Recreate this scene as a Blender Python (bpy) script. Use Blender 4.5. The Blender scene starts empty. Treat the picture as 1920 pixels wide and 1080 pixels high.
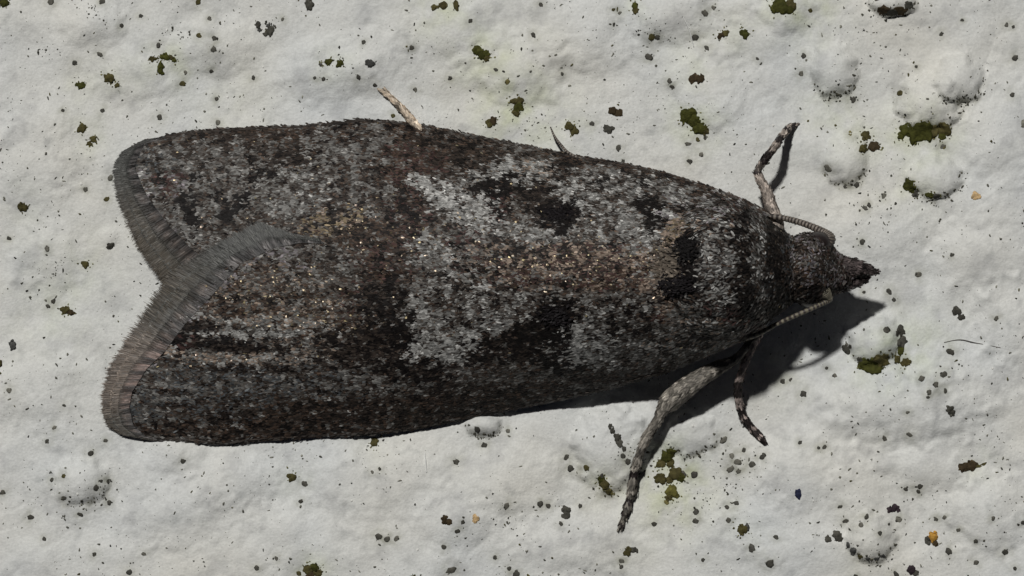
import bpy, math
import numpy as np
from mathutils import Vector

# ------------------------------------------------------------------ camera, light, exposure
S = 0.001                      # one unit of the modelling grid
LENS = 100.0
D = 1920.0 * LENS / 36.0       # camera height above the wall in grid units
scene = bpy.context.scene
COL = scene.collection

cam_d = bpy.data.cameras.new("camera")
cam_d.lens = LENS
cam_d.sensor_width = 36.0
cam_d.clip_start = 0.01
cam_d.clip_end = 100.0
cam = bpy.data.objects.new("camera", cam_d)
cam.location = (0, 0, D * S)
COL.objects.link(cam)
scene.camera = cam

SUN_EL = math.radians(60.0)
SUN_AZ = math.radians(-23.0)   # measured from +Y (top of the wall) towards +X
sunv = Vector((math.sin(SUN_AZ) * math.cos(SUN_EL), math.cos(SUN_AZ) * math.cos(SUN_EL), math.sin(SUN_EL)))
sd = bpy.data.lights.new("sun", 'SUN')
sd.energy = 5.0
sd.angle = math.radians(2.8)
sd.color = (1.0, 0.985, 0.955)
sun = bpy.data.objects.new("sun", sd)
sun.rotation_euler = (-sunv).to_track_quat('-Z', 'Y').to_euler()
sun.location = sunv * 8
COL.objects.link(sun)

world = bpy.data.worlds.new("World")
scene.world = world
world.use_nodes = True
wn = world.node_tree
sky = wn.nodes.new("ShaderNodeTexSky")
sky.sky_type = 'NISHITA'
sky.sun_disc = False
sky.sun_elevation = SUN_EL
sky.sun_rotation = SUN_AZ
sky.air_density = 0.06
sky.dust_density = 0.35
sky.ozone_density = 0.1
bg = wn.nodes["Background"]
bg.inputs[1].default_value = 0.05
wn.links.new(sky.outputs[0], bg.inputs[0])

scene.view_settings.view_transform = 'Standard'
scene.view_settings.look = 'None'
scene.view_settings.exposure = -1.14
scene.view_settings.gamma = 1.0

rng = np.random.default_rng(11)

# ------------------------------------------------------------------ helpers
def unproj(V):
    """photo-plane position and height -> place in the scene"""
    V = np.asarray(V, dtype=np.float64)
    k = (D - V[:, 2]) / D
    out = np.empty_like(V)
    out[:, 0] = (V[:, 0] - 960.0) * k * S
    out[:, 1] = (540.0 - V[:, 1]) * k * S
    out[:, 2] = V[:, 2] * S
    return out

def make_mesh(name, V, F, col=None, gloss=None, smooth=True, flip=False):
    W = unproj(V)
    F = np.asarray(F, dtype=np.int32)
    if flip:
        F = F[:, ::-1]
    k = F.shape[1]
    me = bpy.data.meshes.new(name)
    me.vertices.add(len(W))
    me.vertices.foreach_set("co", W.astype(np.float32).ravel())
    me.loops.add(F.size)
    me.loops.foreach_set("vertex_index", np.ascontiguousarray(F).ravel())
    me.polygons.add(len(F))
    me.polygons.foreach_set("loop_start", np.arange(len(F), dtype=np.int32) * k)
    me.polygons.foreach_set("use_smooth", np.full(len(F), smooth))
    me.update(calc_edges=True)
    if col is not None:
        a = me.attributes.new("col", 'FLOAT_COLOR', 'POINT')
        c = np.ones((len(W), 4), dtype=np.float32)
        c[:, :3] = col
        a.data.foreach_set("color", c.ravel())
    if gloss is not None:
        a = me.attributes.new("gloss", 'FLOAT', 'POINT')
        a.data.foreach_set("value", np.asarray(gloss, dtype=np.float32))
    return me

def link(name, me, mat=None, parent=None, **props):
    o = bpy.data.objects.new(name, me)
    COL.objects.link(o)
    if mat is not None and me is not None:
        me.materials.append(mat)
    if parent is not None:
        o.parent = parent
        o.matrix_parent_inverse = parent.matrix_basis.inverted()
    for k, v in props.items():
        if v is not None:
            o[k] = v
    return o

def recentre(o):
    """origin of a one-mesh thing to its base"""
    me = o.data
    n = len(me.vertices)
    co = np.empty(n * 3, dtype=np.float32)
    me.vertices.foreach_get("co", co)
    co = co.reshape(-1, 3)
    c = co.mean(0)
    c[2] = co[:, 2].min()
    me.vertices.foreach_set("co", (co - c).ravel())
    o.location = c.tolist()
    me.update()

def hash2(ix, iy, seed):
    ix = ix.astype(np.int64); iy = iy.astype(np.int64)
    h = (ix * 374761393 + iy * 668265263 + seed * 974711) & 0xFFFFFFFF
    h = ((h ^ (h >> 13)) * 1274126177) & 0xFFFFFFFF
    h = h ^ (h >> 16)
    return (h & 0xFFFFFF) / float(0xFFFFFF)

def perlin(x, y, seed=0):
    x = np.asarray(x, dtype=np.float64); y = np.asarray(y, dtype=np.float64)
    x0 = np.floor(x); y0 = np.floor(y)
    fx = x - x0; fy = y - y0
    u = fx * fx * fx * (fx * (fx * 6 - 15) + 10)
    v = fy * fy * fy * (fy * (fy * 6 - 15) + 10)
    def g(dx, dy):
        a = hash2(x0 + dx, y0 + dy, seed) * 2 * np.pi
        return np.cos(a) * (fx - dx) + np.sin(a) * (fy - dy)
    a = g(0, 0) * (1 - u) + g(1, 0) * u
    b = g(0, 1) * (1 - u) + g(1, 1) * u
    return (a * (1 - v) + b * v) * 1.5

def fbm(x, y, seed=0, octv=4, gain=0.5):
    s = 0; a = 1.0; f = 1.0
    for i in range(octv):
        s = s + a * perlin(x * f, y * f, seed + i * 17)
        a *= gain; f *= 2.03
    return s

def sstep(a, b, x):
    t = np.clip((x - a) / (b - a), 0, 1)
    return t * t * (3 - 2 * t)

def interp(x, pts):
    p = np.array(sorted(pts))
    return np.interp(x, p[:, 0], p[:, 1])

# ------------------------------------------------------------------ materials
def new_mat(name):
    m = bpy.data.materials.new(name)
    m.use_nodes = True
    return m, m.node_tree, m.node_tree.nodes["Principled BSDF"]

def attr_mat(name, rough=0.55, spec=0.5, gloss=False, noise=None, bump=None, nrange=0.35):
    m, t, b = new_mat(name)
    a = t.nodes.new("ShaderNodeAttribute"); a.attribute_name = "col"
    src = a.outputs["Color"]
    b.inputs["Roughness"].default_value = rough
    b.inputs["Specular IOR Level"].default_value = spec
    tc = t.nodes.new("ShaderNodeTexCoord")
    if noise:
        n = t.nodes.new("ShaderNodeTexNoise"); n.inputs["Scale"].default_value = noise
        n.inputs["Detail"].default_value = 3
        t.links.new(tc.outputs["Object"], n.inputs["Vector"])
        mr = t.nodes.new("ShaderNodeMapRange")
        mr.inputs["From Min"].default_value = 0.3; mr.inputs["From Max"].default_value = 0.7
        mr.inputs["To Min"].default_value = 1 - nrange; mr.inputs["To Max"].default_value = 1 + nrange
        t.links.new(n.outputs["Fac"], mr.inputs["Value"])
        mx = t.nodes.new("ShaderNodeVectorMath"); mx.operation = 'SCALE'
        t.links.new(src, mx.inputs[0]); t.links.new(mr.outputs[0], mx.inputs["Scale"])
        src = mx.outputs[0]
    t.links.new(src, b.inputs["Base Color"])
    if gloss:
        g = t.nodes.new("ShaderNodeAttribute"); g.attribute_name = "gloss"
        mr = t.nodes.new("ShaderNodeMapRange")
        mr.inputs["To Min"].default_value = rough; mr.inputs["To Max"].default_value = 0.42
        t.links.new(g.outputs["Fac"], mr.inputs["Value"])
        t.links.new(mr.outputs[0], b.inputs["Roughness"])
        t.links.new(g.outputs["Fac"], b.inputs["Metallic"])
    if bump:
        n = t.nodes.new("ShaderNodeTexNoise"); n.inputs["Scale"].default_value = bump[0]
        n.inputs["Detail"].default_value = 4
        t.links.new(tc.outputs["Object"], n.inputs["Vector"])
        bp = t.nodes.new("ShaderNodeBump"); bp.inputs["Strength"].default_value = bump[1]
        bp.inputs["Distance"].default_value = bump[2]
        t.links.new(n.outputs["Fac"], bp.inputs["Height"])
        t.links.new(bp.outputs[0], b.inputs["Normal"])
    return m

M_SCALE = attr_mat("moth scales", rough=0.6, spec=0.14, gloss=True)
M_WING = attr_mat("wing membrane", rough=0.6, spec=0.2, noise=160)
M_BODY = attr_mat("moth cuticle", rough=0.55, spec=0.3, noise=140)
M_HAIR = attr_mat("fringe hairs", rough=0.5, spec=0.35)
M_LEG = attr_mat("leg cuticle", rough=0.5, spec=0.35, noise=170)
M_ALGAE = attr_mat("algae crust", rough=0.8, spec=0.15, noise=150, bump=(320, 0.5, 0.003))
M_GRIME = attr_mat("dark grime", rough=0.75, spec=0.2, noise=200)
M_WALL = attr_mat("weathered white masonry paint", rough=0.62, spec=0.3, noise=210, nrange=0.07, bump=(190, 0.4, 0.0028))
m_, t_, b_ = new_mat("compound eye"); M_EYE = m_
vo = t_.nodes.new("ShaderNodeTexVoronoi"); vo.inputs["Scale"].default_value = 260
cr = t_.nodes.new("ShaderNodeValToRGB")
cr.color_ramp.elements[0].color = (0.014, 0.010, 0.010, 1); cr.color_ramp.elements[1].color = (0.03, 0.022, 0.02, 1)
t_.links.new(vo.outputs["Distance"], cr.inputs[0]); t_.links.new(cr.outputs[0], b_.inputs["Base Color"])
b_.inputs["Roughness"].default_value = 0.35
m_, t_, b_ = new_mat("clear fibre"); M_FIBRE = m_
b_.inputs["Base Color"].default_value = (0.9, 0.9, 0.88, 1); b_.inputs["Roughness"].default_value = 0.25
m_, t_, b_ = new_mat("quartz grain"); M_QUARTZ = m_
b_.inputs["Base Color"].default_value = (0.85, 0.84, 0.8, 1); b_.inputs["Roughness"].default_value = 0.12

# ------------------------------------------------------------------ the wall: heights
# x, y, rx, ry, height, distinct (a painted-over pebble of its own)
BUMPS = [
    (1563, 130, 46, 54, 27, 1), (1797, 147, 48, 48, 34, 1), (1742, 192, 62, 54, 34, 1), (1585, 300, 44, 48, 22, 1),
    (1752, 332, 54, 40, 26, 1), (1672, 0, 46, 32, 32, 1), (1640, 637, 52, 46, 36, 1), (1632, 1008, 46, 48, 32, 1),
    (1145, 838, 74, 84, 26, 1), (1292, 812, 52, 44, 20, 1), (906, 797, 36, 22, 20, 1), (152, 903, 54, 46, 20, 1),
    (207, 441, 15, 15, 6, 0), (1205, 775, 75, 36, 14, 0), (1250, 22, 64, 50, 18, 0), (1330, 165, 54, 64, 14, 0),
    (1480, 12, 46, 40, 20, 0), (1690, 765, 120, 60, 24, 0), (1600, 905, 52, 60, 16, 0), (1855, 960, 64, 60, 20, 0),
    (1500, 880, 70, 60, 14, 0), (1800, 720, 90, 60, 12, 0), (1890, 600, 60, 70, 18, 0), (1840, 480, 80, 60, 14, 0),
    (600, 130, 80, 50, 12, 0), (410, 85, 66, 44, 12, 0), (250, 142, 64, 40, 14, 0), (975, 122, 84, 56, 18, 0),
    (1110, 60, 80, 60, 12, 0), (860, 60, 70, 50, 12, 0), (690, 120, 60, 50, 10, 0), (170, 40, 50, 36, 14, 0),
    (700, 905, 110, 56, 12, 0), (960, 905, 90, 56, 12, 0), (850, 975, 70, 44, 10, 0), (440, 905, 70, 44, 14, 0),
    (330, 955, 80, 60, 12, 0), (330, 850, 50, 30, 10, 0), (70, 300, 70, 70, 12, 0), (90, 480, 60, 50, 12, 0), (70, 720, 60, 80, 12, 0),
    (1740, 875, 80, 36, 14, 0), (1450, 1000, 80, 60, 10, 0), (1070, 1010, 100, 50, 12, 0), (560, 1010, 90, 60, 10, 0),
    (1420, 60, 60, 60, 10, 0), (1640, 440, 80, 60, 12, 0), (1880, 250, 60, 90, 14, 0), (1390, 210, 50, 60, 8, 0),
]
def bump_q(x, y, b, i):
    dx = (x - b[0]) / b[2]; dy = (y - b[1]) / b[3]
    w = 1.0 + 0.16 * perlin(x / 34.0, y / 34.0, 300 + i) + 0.10 * perlin(x / 15.0, y / 15.0, 400 + i)
    return np.sqrt(dx * dx + dy * dy) * w

def wall_h(x, y):
    x = np.asarray(x, dtype=np.float64); y = np.asarray(y, dtype=np.float64)
    under = np.exp(-(((x - 800) / 620) ** 4 + ((y - 525) / 260) ** 4))
    big = 9 * fbm(x / 330, y / 330, 3, 2) + 5.0 * fbm(x / 120, y / 120, 5, 2)
    h = big * (1 - 0.85 * under)
    h = h + (2.2 * perlin(x / 60, y / 60, 21) + 0.7 * perlin(x / 26, y / 26, 22) + 0.40 * perlin(x / 11, y / 11, 23)) * (1 - 0.5 * under)
    rid = 1 - np.abs(perlin(x / 90 + 0.3 * perlin(x / 60, y / 60, 8), y / 60, 31))
    h = h - 0.8 * np.clip(rid - 0.86, 0, 1) / 0.14 * (1 - under)
    for i, b in enumerate(BUMPS):
        m = (np.abs(x - b[0]) < b[2] * 1.9) & (np.abs(y - b[1]) < b[3] * 1.9)
        if not m.any():
            continue
        q = bump_q(x[m], y[m], b, i)
        if b[5]:
            d = 1.08 * (np.clip(1 - q ** 2.2, 0, 1) ** 0.8 * 0.86 + 0.14 * np.exp(-q * q * 1.1))
        else:
            d = np.clip(1 - (q / 1.5) ** 2, 0, 1) ** 1.6
        h[m] += b[4] * d
    return h - 6.0

# ------------------------------------------------------------------ what sits on the wall
# labelled clumps: (label, category, name, [(x, y, rx, ry, angle, tone), ...])
G, O_, K, BR, DG = "green", "olive", "dark", "brown", "grey"
CLUMPS = [
    ("largest dark green algae clump, directly below the two joined white pebbles", "algae_clump",
     [(1700, 243, 14, 12, 0, G), (1718, 250, 18, 20, 0, G), (1734, 245, 18, 18, 0, G), (1750, 246, 12, 11, 0, O_), (1770, 243, 13, 13, 0, O_), (1690, 254, 8, 8, 0, G), (1766, 256, 8, 8, 0, G)]),
    ("dark green clump under the white pebble at the moth's head shadow", "algae_clump",
     [(1622, 683, 16, 10, 0, G), (1638, 688, 20, 14, 0, G), (1650, 678, 16, 12, 0, O_), (1612, 676, 8, 6, 0, K), (1661, 670, 8, 7, 0, O_)]),
    ("tall black crust strip on the right side of the pebble by the head shadow", "grime_clump",
     [(1689, 622, 9, 12, 0, K), (1691, 641, 9, 12, 0, K), (1689, 657, 7, 8, 0, G)]),
    ("two little green crumbs below the black crust strip beside the white pebble", "algae_clump",
     [(1682, 674, 7, 8, 0, O_), (1699, 679, 9, 8, 0, O_)]),
    ("round dark dot at the left foot of the pebble by the head shadow", "grime_clump",
     [(1588, 655, 9, 9, 0, K)]),
    ("two-part bright green clump on the wall above the moth's upper foreleg", "algae_clump",
     [(1291, 214, 14, 14, 0, G), (1300, 228, 12, 12, 0, G), (1311, 241, 14, 12, 0, G), (1322, 246, 8, 8, 0, O_), (1282, 222, 7, 10, 0, G)]),
    ("green clump at the top edge of the picture, next to a low bump", "algae_clump",
     [(1461, 10, 16, 14, 0, G), (1474, 16, 14, 12, 0, G), (1482, 8, 10, 12, 0, O_), (1452, 18, 9, 8, 0, G)]),
    ("brownish black crust under the white pebble at the top edge of the picture", "grime_clump",
     [(1656, 18, 12, 8, 0, BR), (1672, 24, 14, 7, 0, K), (1690, 20, 14, 7, 0, BR), (1703, 10, 8, 8, 0, K)]),
    ("jagged dark green flake standing alone above the middle of the moth", "algae_clump",
     [(895, 95, 10, 9, 0.4, G), (905, 103, 12, 9, 0.5, G), (912, 100, 8, 7, 0, G), (912, 109, 7, 7, 0, O_)]),
    ("upright rectangular olive green flake above the moth's back", "algae_clump",
     [(970, 190, 12, 8, 0, O_), (972, 200, 10, 12, 0, G), (967, 212, 8, 7, 0, O_)]),
    ("pale olive brown flake just above the edge of the moth's upper wing", "algae_clump",
     [(918, 231, 8, 7, 0, O_), (925, 226, 7, 8, 0, BR)]),
    ("olive brown flake to the right of the thin antenna tip above the upper wing", "algae_clump",
     [(1066, 236, 9, 9, 0, O_), (1075, 245, 8, 9, 0, O_)]),
    ("dark brown two-grain speck between an olive flake and the green clump above the moth", "grime_clump",
     [(1149, 208, 9, 8, 0, BR), (1161, 212, 9, 8, 0, BR)]),
    ("blackish brown diamond shaped speck close above the upper wing edge", "grime_clump",
     [(1141, 242, 10, 8, 0, K)]),
    ("square reddish brown flake above the two-part green clump", "grime_clump",
     [(1300, 147, 9, 10, 0, BR), (1312, 148, 9, 9, 0, BR)]),
    ("small brown green fleck left of a green dot near the top right of the wall", "algae_clump",
     [(1352, 66, 8, 5, -0.5, BR), (1360, 62, 7, 5, -0.4, O_)]),
    ("single green dot right of the brown green fleck near the top", "algae_clump",
     [(1396, 64, 9, 9, 0, G)]),
    ("trio of olive brown crumbs beside the small white bump above the foreleg tip", "algae_clump",
     [(1623, 255, 10, 9, 0, O_), (1619, 279, 9, 9, 0, O_), (1639, 274, 10, 10, 0, BR)]),
    ("green clump at the lower left of the oval white bump at the right", "algae_clump",
     [(1703, 346, 10, 11, 0, G), (1710, 354, 8, 8, 0, G), (1717, 364, 7, 7, 0, K)]),
    ("thin green crust under the oval white bump at the right", "algae_clump",
     [(1742, 366, 9, 5, 0.1, G), (1754, 368, 8, 5, 0, K)]),
    ("flat orange tan spot on the wall at the far right", "lichen_spot",
     [(1830, 367, 9, 8, 0, "tan")]),
    ("bright orange grain with two dark crumbs under it at the lower right", "lichen_spot",
     [(1749, 1006, 10, 9, 0, "orange"), (1740, 1014, 6, 8, 0, K), (1754, 1019, 6, 6, 0, BR)]),
    ("deep blue grain on the wall below the moth's head", "blue_grain",
     [(1497, 926, 8, 9, 0, "blue")]),
    ("green clump uppermost of three between the moth's two lower legs", "algae_clump",
     [(1250, 858, 12, 12, 0, G), (1258, 850, 10, 10, 0, G), (1240, 870, 9, 8, 0, O_), (1256, 868, 8, 8, 0, O_)]),
    ("olive clump in the middle of three between the moth's two lower legs", "algae_clump",
     [(1240, 898, 14, 10, 0, O_), (1268, 888, 13, 12, 0, O_), (1276, 896, 8, 8, 0, G), (1256, 900, 8, 6, 0, O_)]),
    ("brightest olive round clump, lowest of three between the moth's two lower legs", "algae_clump",
     [(1261, 920, 13, 12, 0, "bright"), (1254, 934, 8, 6, 0, O_), (1268, 928, 7, 7, 0, "bright")]),
    ("slanted green clump on the lower left rim of the big bump beside the long leg", "algae_clump",
     [(1127, 900, 7, 8, 0, G), (1134, 910, 9, 11, -0.5, O_), (1142, 922, 6, 7, 0, O_), (1128, 894, 5, 6, 0, K)]),
    ("black broken streak on the big bump left of the long lower leg", "grime_clump",
     [(1144, 800, 4, 6, 0, K), (1149, 808, 5, 6, 0, K), (1157, 820, 6, 8, 0, K), (1162, 832, 7, 8, -0.3, K), (1170, 842, 4, 6, -0.5, K)]),
    ("brown olive clump with a thin tail at the right edge of the wall", "grime_clump",
     [(1807, 876, 10, 10, 0, BR), (1820, 873, 12, 10, 0, BR), (1834, 874, 7, 3, 0, O_), (1845, 870, 6, 2.5, -0.3, O_)]),
    ("olive grey round clump below the moth's lower foreleg", "algae_clump",
     [(1392, 993, 10, 10, 0, O_), (1400, 990, 6, 8, 0, DG)]),
    ("tall dark crumb below the middle of the moth", "grime_clump",
     [(1061, 955, 9, 7, 0, K), (1062, 966, 8, 8, 0, K)]),
    ("greenish black ragged crumb under the foot of the long lower leg", "grime_clump",
     [(1177, 1035, 8, 9, 0, O_), (1188, 1031, 9, 6, 0, K)]),
    ("dark brown crumb next to the pale tan ring below the moth", "grime_clump",
     [(833, 973, 8, 8, 0, BR), (839, 979, 9, 6, 0, BR)]),
    ("pale tan ring spot below the moth", "lichen_spot",
     [(891, 973, 8, 8, 0, "tan")]),
    ("green clump cut by the bottom edge of the picture", "algae_clump",
     [(578, 1068, 10, 9, 0, O_), (590, 1064, 9, 8, 0, G), (596, 1074, 9, 8, 0, O_), (582, 1078, 8, 7, 0, BR)]),
    ("olive dot right beneath the edge of the moth's lower wing", "algae_clump",
     [(702, 829, 8, 8, 0, O_)]),
    ("olive dot with a grey neighbour below the moth's lower wing", "algae_clump",
     [(547, 896, 9, 8, 0, O_)]),
    ("blurred olive crumb on the wall left of the moth's wing notch", "algae_clump",
     [(122, 581, 10, 7, 0, O_), (132, 586, 9, 5, 0, BR)]),
    ("soft dark grey smudge crumb at the left edge", "grime_clump",
     [(24, 647, 8, 10, 0, DG)]),
    ("lone olive dot on the left, level with the wing tip", "algae_clump",
     [(43, 389, 9, 9, 0, O_)]),
    ("lone olive dot left of the wing notch", "algae_clump",
     [(160, 496, 8, 7, 0, O_)]),
    ("olive dot above the upper wing tip, above a pair of smaller ones", "algae_clump",
     [(153, 241, 8, 9, 0, O_)]),
    ("pair of touching small olive dots above the upper wing tip", "algae_clump",
     [(175, 261, 7, 6, 0, O_), (167, 269, 5, 5, 0, O_)]),
    ("dark crumb under a tiny pale ring bump left of the moth", "grime_clump",
     [(207, 462, 8, 7, 0, K)]),
    ("biggest olive dot at the upper left, with a smaller crumb at its lower right", "algae_clump",
     [(205, 146, 10, 10, 0, O_), (219, 160, 5, 5, 0, O_)]),
    ("dark green dot with a fleck at its left, left of the biggest olive dot", "algae_clump",
     [(153, 161, 7, 7, 0, G), (144, 159, 4, 4, 0, G)]),
    ("branching dark green cluster at the upper left of the wall", "algae_clump",
     [(301, 128, 7, 14, 0, G), (309, 107, 11, 7, 0.2, G), (286, 111, 8, 5, -0.3, O_), (327, 113, 5, 5, 0, G), (320, 108, 6, 5, 0, O_)]),
    ("dark green fleck in the top left corner", "algae_clump",
     [(6, 4, 10, 9, 0, G)]),
    ("pitted black ring of crumbs at the upper left of the wall", "grime_clump",
     [(484, 46, 6, 7, 0, K), (507, 58, 7, 10, 0, K), (498, 64, 6, 5, 0, K), (486, 56, 4, 5, 0, DG), (503, 48, 4, 4, 0, DG)]),
    ("black crumb at the top edge, left of centre", "grime_clump",
     [(580, 9, 9, 10, 0, K)]),
    ("two green crumbs in a line left of a grey crumb above the upper wing", "algae_clump",
     [(616, 116, 9, 6, -0.3, G), (637, 119, 7, 8, 0, G), (601, 121, 4, 4, 0, K)]),
    ("blue grey crumb right of the two green crumbs above the upper wing", "grime_clump",
     [(693, 119, 9, 8, 0, DG)]),
    ("three olive black crumbs in a row at the top edge near the centre", "grime_clump",
     [(815, 13, 7, 5, 0, O_), (832, 10, 9, 7, 0, O_), (855, 10, 6, 10, 0, O_)]),
    ("green streak in a hollow at the top edge right of centre", "algae_clump",
     [(1190, 10, 6, 7, 0, G), (1191, 20, 6, 6, 0, O_)]),
    ("dark crumb pair by the lower right pebble bump", "grime_clump",
     [(1570, 1003, 9, 9, 0, K), (1573, 1010, 8, 7, 0, K), (1552, 1011, 7, 6, 0, K)]),
    ("dark rim of crumbs under the pebble bump at the lower right", "grime_clump",
     [(1599, 1034, 7, 7, 0, DG), (1612, 1044, 5, 4, 0, O_), (1627, 1048, 5, 3, 0, DG), (1643, 1048, 5, 3, 0, DG), (1655, 1043, 5, 4, 0, DG), (1590, 1022, 4, 6, 0, DG)]),
    ("dark purple crumb cut by the bottom edge at the lower right", "grime_clump",
     [(1709, 1069, 9, 9, 0, "purple"), (1716, 1074, 7, 6, 0, K)]),
    ("ragged purple black crumb above the orange grain", "grime_clump",
     [(1670, 956, 7, 6, 0, "purple"), (1678, 952, 8, 7, 0, "purple"), (1685, 957, 4, 4, 0, "purple")]),
    ("dark crumb with a trailing grain to the right of the moth's face", "grime_clump",
     [(1792, 583, 9, 9, 0, K), (1802, 595, 7, 6, -0.4, K)]),
    ("dark crumb on a slope right of the ridge below the moth's face", "grime_clump",
     [(1781, 767, 7, 7, 0, K), (1785, 774, 7, 7, 0, K)]),
]
# small specks: x, y, radius (g = greenish)
DARK = """95 3 8;192 2 7;88 466 6;207 333 7;160 355 6;118 207 4;192 207 5;299 220 7;409 230 6;187 102 6;140 118 6;228 48 5;264 30 5;400 93 7;393 35 5;
402 72 6;297 85 6;530 36 4;17 447 5;396 134 5;475 146 5;607 148 5;590 146 4;406 185 5;348 136 5;17 732 6;88 827 5;170 850 7;343 865 6;97 900 5;180 915 7;205 943 6;
204 903 6;190 902 4;120 934 5;150 965 6;57 970 7;83 1011 5;571 908 7;564 940 5;177 1039 5;481 1065 6;518 1047 5;242 1073 7;5 923 6;270 1039 5;100 565 6;90 574 5;198 826 5;
102 802 5;120 760 4;855 866 7;908 835 6;712 879 4;698 885 4;710 1006 8;726 1011 7;743 1010 6;868 979 5;858 996 6;832 1026 6;846 1069 9;950 949 7;1013 945 7;1028 948 6;
1052 982 5;1088 949 5;968 1076 8;955 1066 5;928 1045 5;1177 866 7;1168 855 6;1070 878 8;1062 858 6;1226 983 6;1165 1052 6;1165 1063 5;895 806 8;952 808 5;
882 39 5;1014 9 5;672 145 6;682 79 5;772 90 6;844 147 5;703 160 5;779 168 5;930 131 5;1000 66 6;1217 107 9;1232 70 6;1255 152 6;1260 163 5;1110 232 6;1160 277 7;1168 303 5;
1054 138 4;1151 46 4;1162 24 4;1322 25 8;1338 15 5;1303 71 8;1325 90 6;1507 105 6;1502 138 6;1600 187 7;1552 316 8;1606 346 7;1585 350 5;1657 367 6;1617 453 7;1630 385 5;1622 390 6;
1785 478 5;1723 515 7;1903 108 7;1898 178 6;1768 275 6;1667 547 7;1676 562 5;1868 597 6;1662 618 8;1782 660 8;1770 702 8;1728 710 7;1755 721 7;1742 735 6;1773 733 5;
1565 704 5;1506 738 8;1467 715 6;1482 712 4;1357 825 8;1658 822 6;1705 815 6;1383 866 8;1370 880 8;1385 884 6;1372 855 6;1410 871 8;1430 856 7;1395 844 5;1302 890 8;1281 888 8;
1410 1028 9;1304 977 7;1305 960 7;1363 951 5;1381 943 6;1366 976 6;1455 1007 6;1444 1057 9;1575 950 5;1585 977 6;1625 969 6;1615 984 6;1685 974 7;1698 917 5;1725 912 6;1722 922 5;1779 1034 8;1885 1036 7;
1797 994 5;1755 973 5;1771 970 5;1680 1077 7;1830 1055 6;1862 972 5;1903 1066 5;1830 1015 5;1919 980 6;1340 570 4;1900 50 4;1765 64 5;1718 125 4;1887 47 5;1804 38 4;
1293 302 6;1315 290 6;1322 258 5;1420 110 4;1290 270 6;1650 1000 5;1318 1050 5;1500 830 5;1535 840 4;1546 838 5;1702 773 4;1740 745 4;1620 548 4;1550 690 4;1605 1080 5""".replace("\n", "")
GREEN = """372 3 7;343 157 7;373 67 6;200 373 6;952 153 6;1222 70 8;1099 877 7;1148 925 6;1687 175 7;1594 250 5;1520 20 5;1750 258 5;1770 276 5;1250 942 6;1150 18 4;737 217 5;1308 262 5;119 893 5;560 1075 6"""

TONES = {
    "green": (0.060, 0.062, 0.014), "olive": (0.085, 0.074, 0.028), "dark": (0.075, 0.072, 0.060), "brown": (0.060, 0.043, 0.023),
    "grey": (0.085, 0.085, 0.080), "tan": (0.60, 0.42, 0.22), "orange": (0.50, 0.27, 0.055), "blue": (0.035, 0.040, 0.085),
    "bright": (0.125, 0.115, 0.030), "purple": (0.045, 0.032, 0.038),
}

# ------------------------------------------------------------------ the wall: mesh
def axis(a, b, lo, hi, step):
    core = np.arange(a, b + step, step)
    def ext(d):
        o = []; s = step; p = 0
        while p < d:
            s *= 1.12; p += s; o.append(p)
        return np.array(o)
    return np.concatenate([a - ext(a - lo)[::-1], core, core[-1] + ext(hi - core[-1])])
gx = axis(-60, 1980, -5000, 6900, 4.0)
gy = axis(-60, 1140, -5000, 6000, 4.0)
GX, GY = np.meshgrid(gx, gy)
HZ = wall_h(GX.ravel(), GY.ravel()).reshape(GX.shape)
# pigment of the paint: faint mottling, yellow-green algae stain round the clumps, grey grime film
warm = fbm(GX / 260, GY / 260, 41, 3)
smut = sstep(0.25, 0.85, fbm(GX / 75, GY / 75, 44, 4) + 0.25 * fbm(GX / 14, GY / 14, 45, 2))
stain = np.zeros_like(GX)
for lab, nm, lumps in CLUMPS:
    for (x, y, rx, ry, an, tone) in lumps:
        if tone in ("green", "olive", "bright"):
            r = 18 + 2.2 * max(rx, ry)
            stain += 0.22 * np.exp(-(((GX - x) / r) ** 2 + ((GY - y) / r) ** 2))
for (x, y, r, a) in [(940, 150, 90, .5), (990, 230, 80, .4), (1530, 20, 60, .6), (1560, 220, 60, .5), (820, 25, 50, .5), (1270, 930, 70, .7), (1720, 640, 70, .5),
                     (1300, 120, 50, .4), (1450, 690, 60, .35), (100, 560, 120, .25), (430, 190, 90, .2)]:
    stain += a * np.exp(-(((GX - x) / r) ** 2 + ((GY - y) / r) ** 2))
stain = np.clip(stain, 0, 1.1) * np.clip(0.65 + 0.8 * fbm(GX / 40, GY / 40, 47, 3), 0.1, 1.4)
base = np.array([0.768, 0.772, 0.742])
WC = base[None, None, :] * (1 + 0.025 * warm[..., None] * np.array([1.0, 0.2, -1.2]))
WC = WC * (1 - 0.16 * smut[..., None] * np.array([1.0, 1.0, 0.95]))
WC = WC * (1 - np.clip(stain, 0, 1.2)[..., None] * np.array([0.075, 0.05, 0.20]))
WC = WC * (1 + 0.025 * perlin(GX / 9, GY / 9, 50)[..., None])
for row in (DARK + ";" + GREEN).split(";"):      # grime soaked into the paint round each speck
    if row.strip():
        x, y, r = [float(v) for v in row.split()]
        i0, i1 = np.searchsorted(gx, [x - 40, x + 40]); j0, j1 = np.searchsorted(gy, [y - 40, y + 40])
        sx, sy = GX[j0:j1, i0:i1], GY[j0:j1, i0:i1]
        k = 0.30 * np.exp(-((sx - x) ** 2 + (sy - y) ** 2) / (1.7 * r + 3) ** 2) * np.clip(0.7 + 0.9 * perlin(sx / 12, sy / 12, 57), 0, 1.5)
        WC[j0:j1, i0:i1] *= 1 - k[..., None] * np.array([0.9, 0.9, 1.05])
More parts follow.
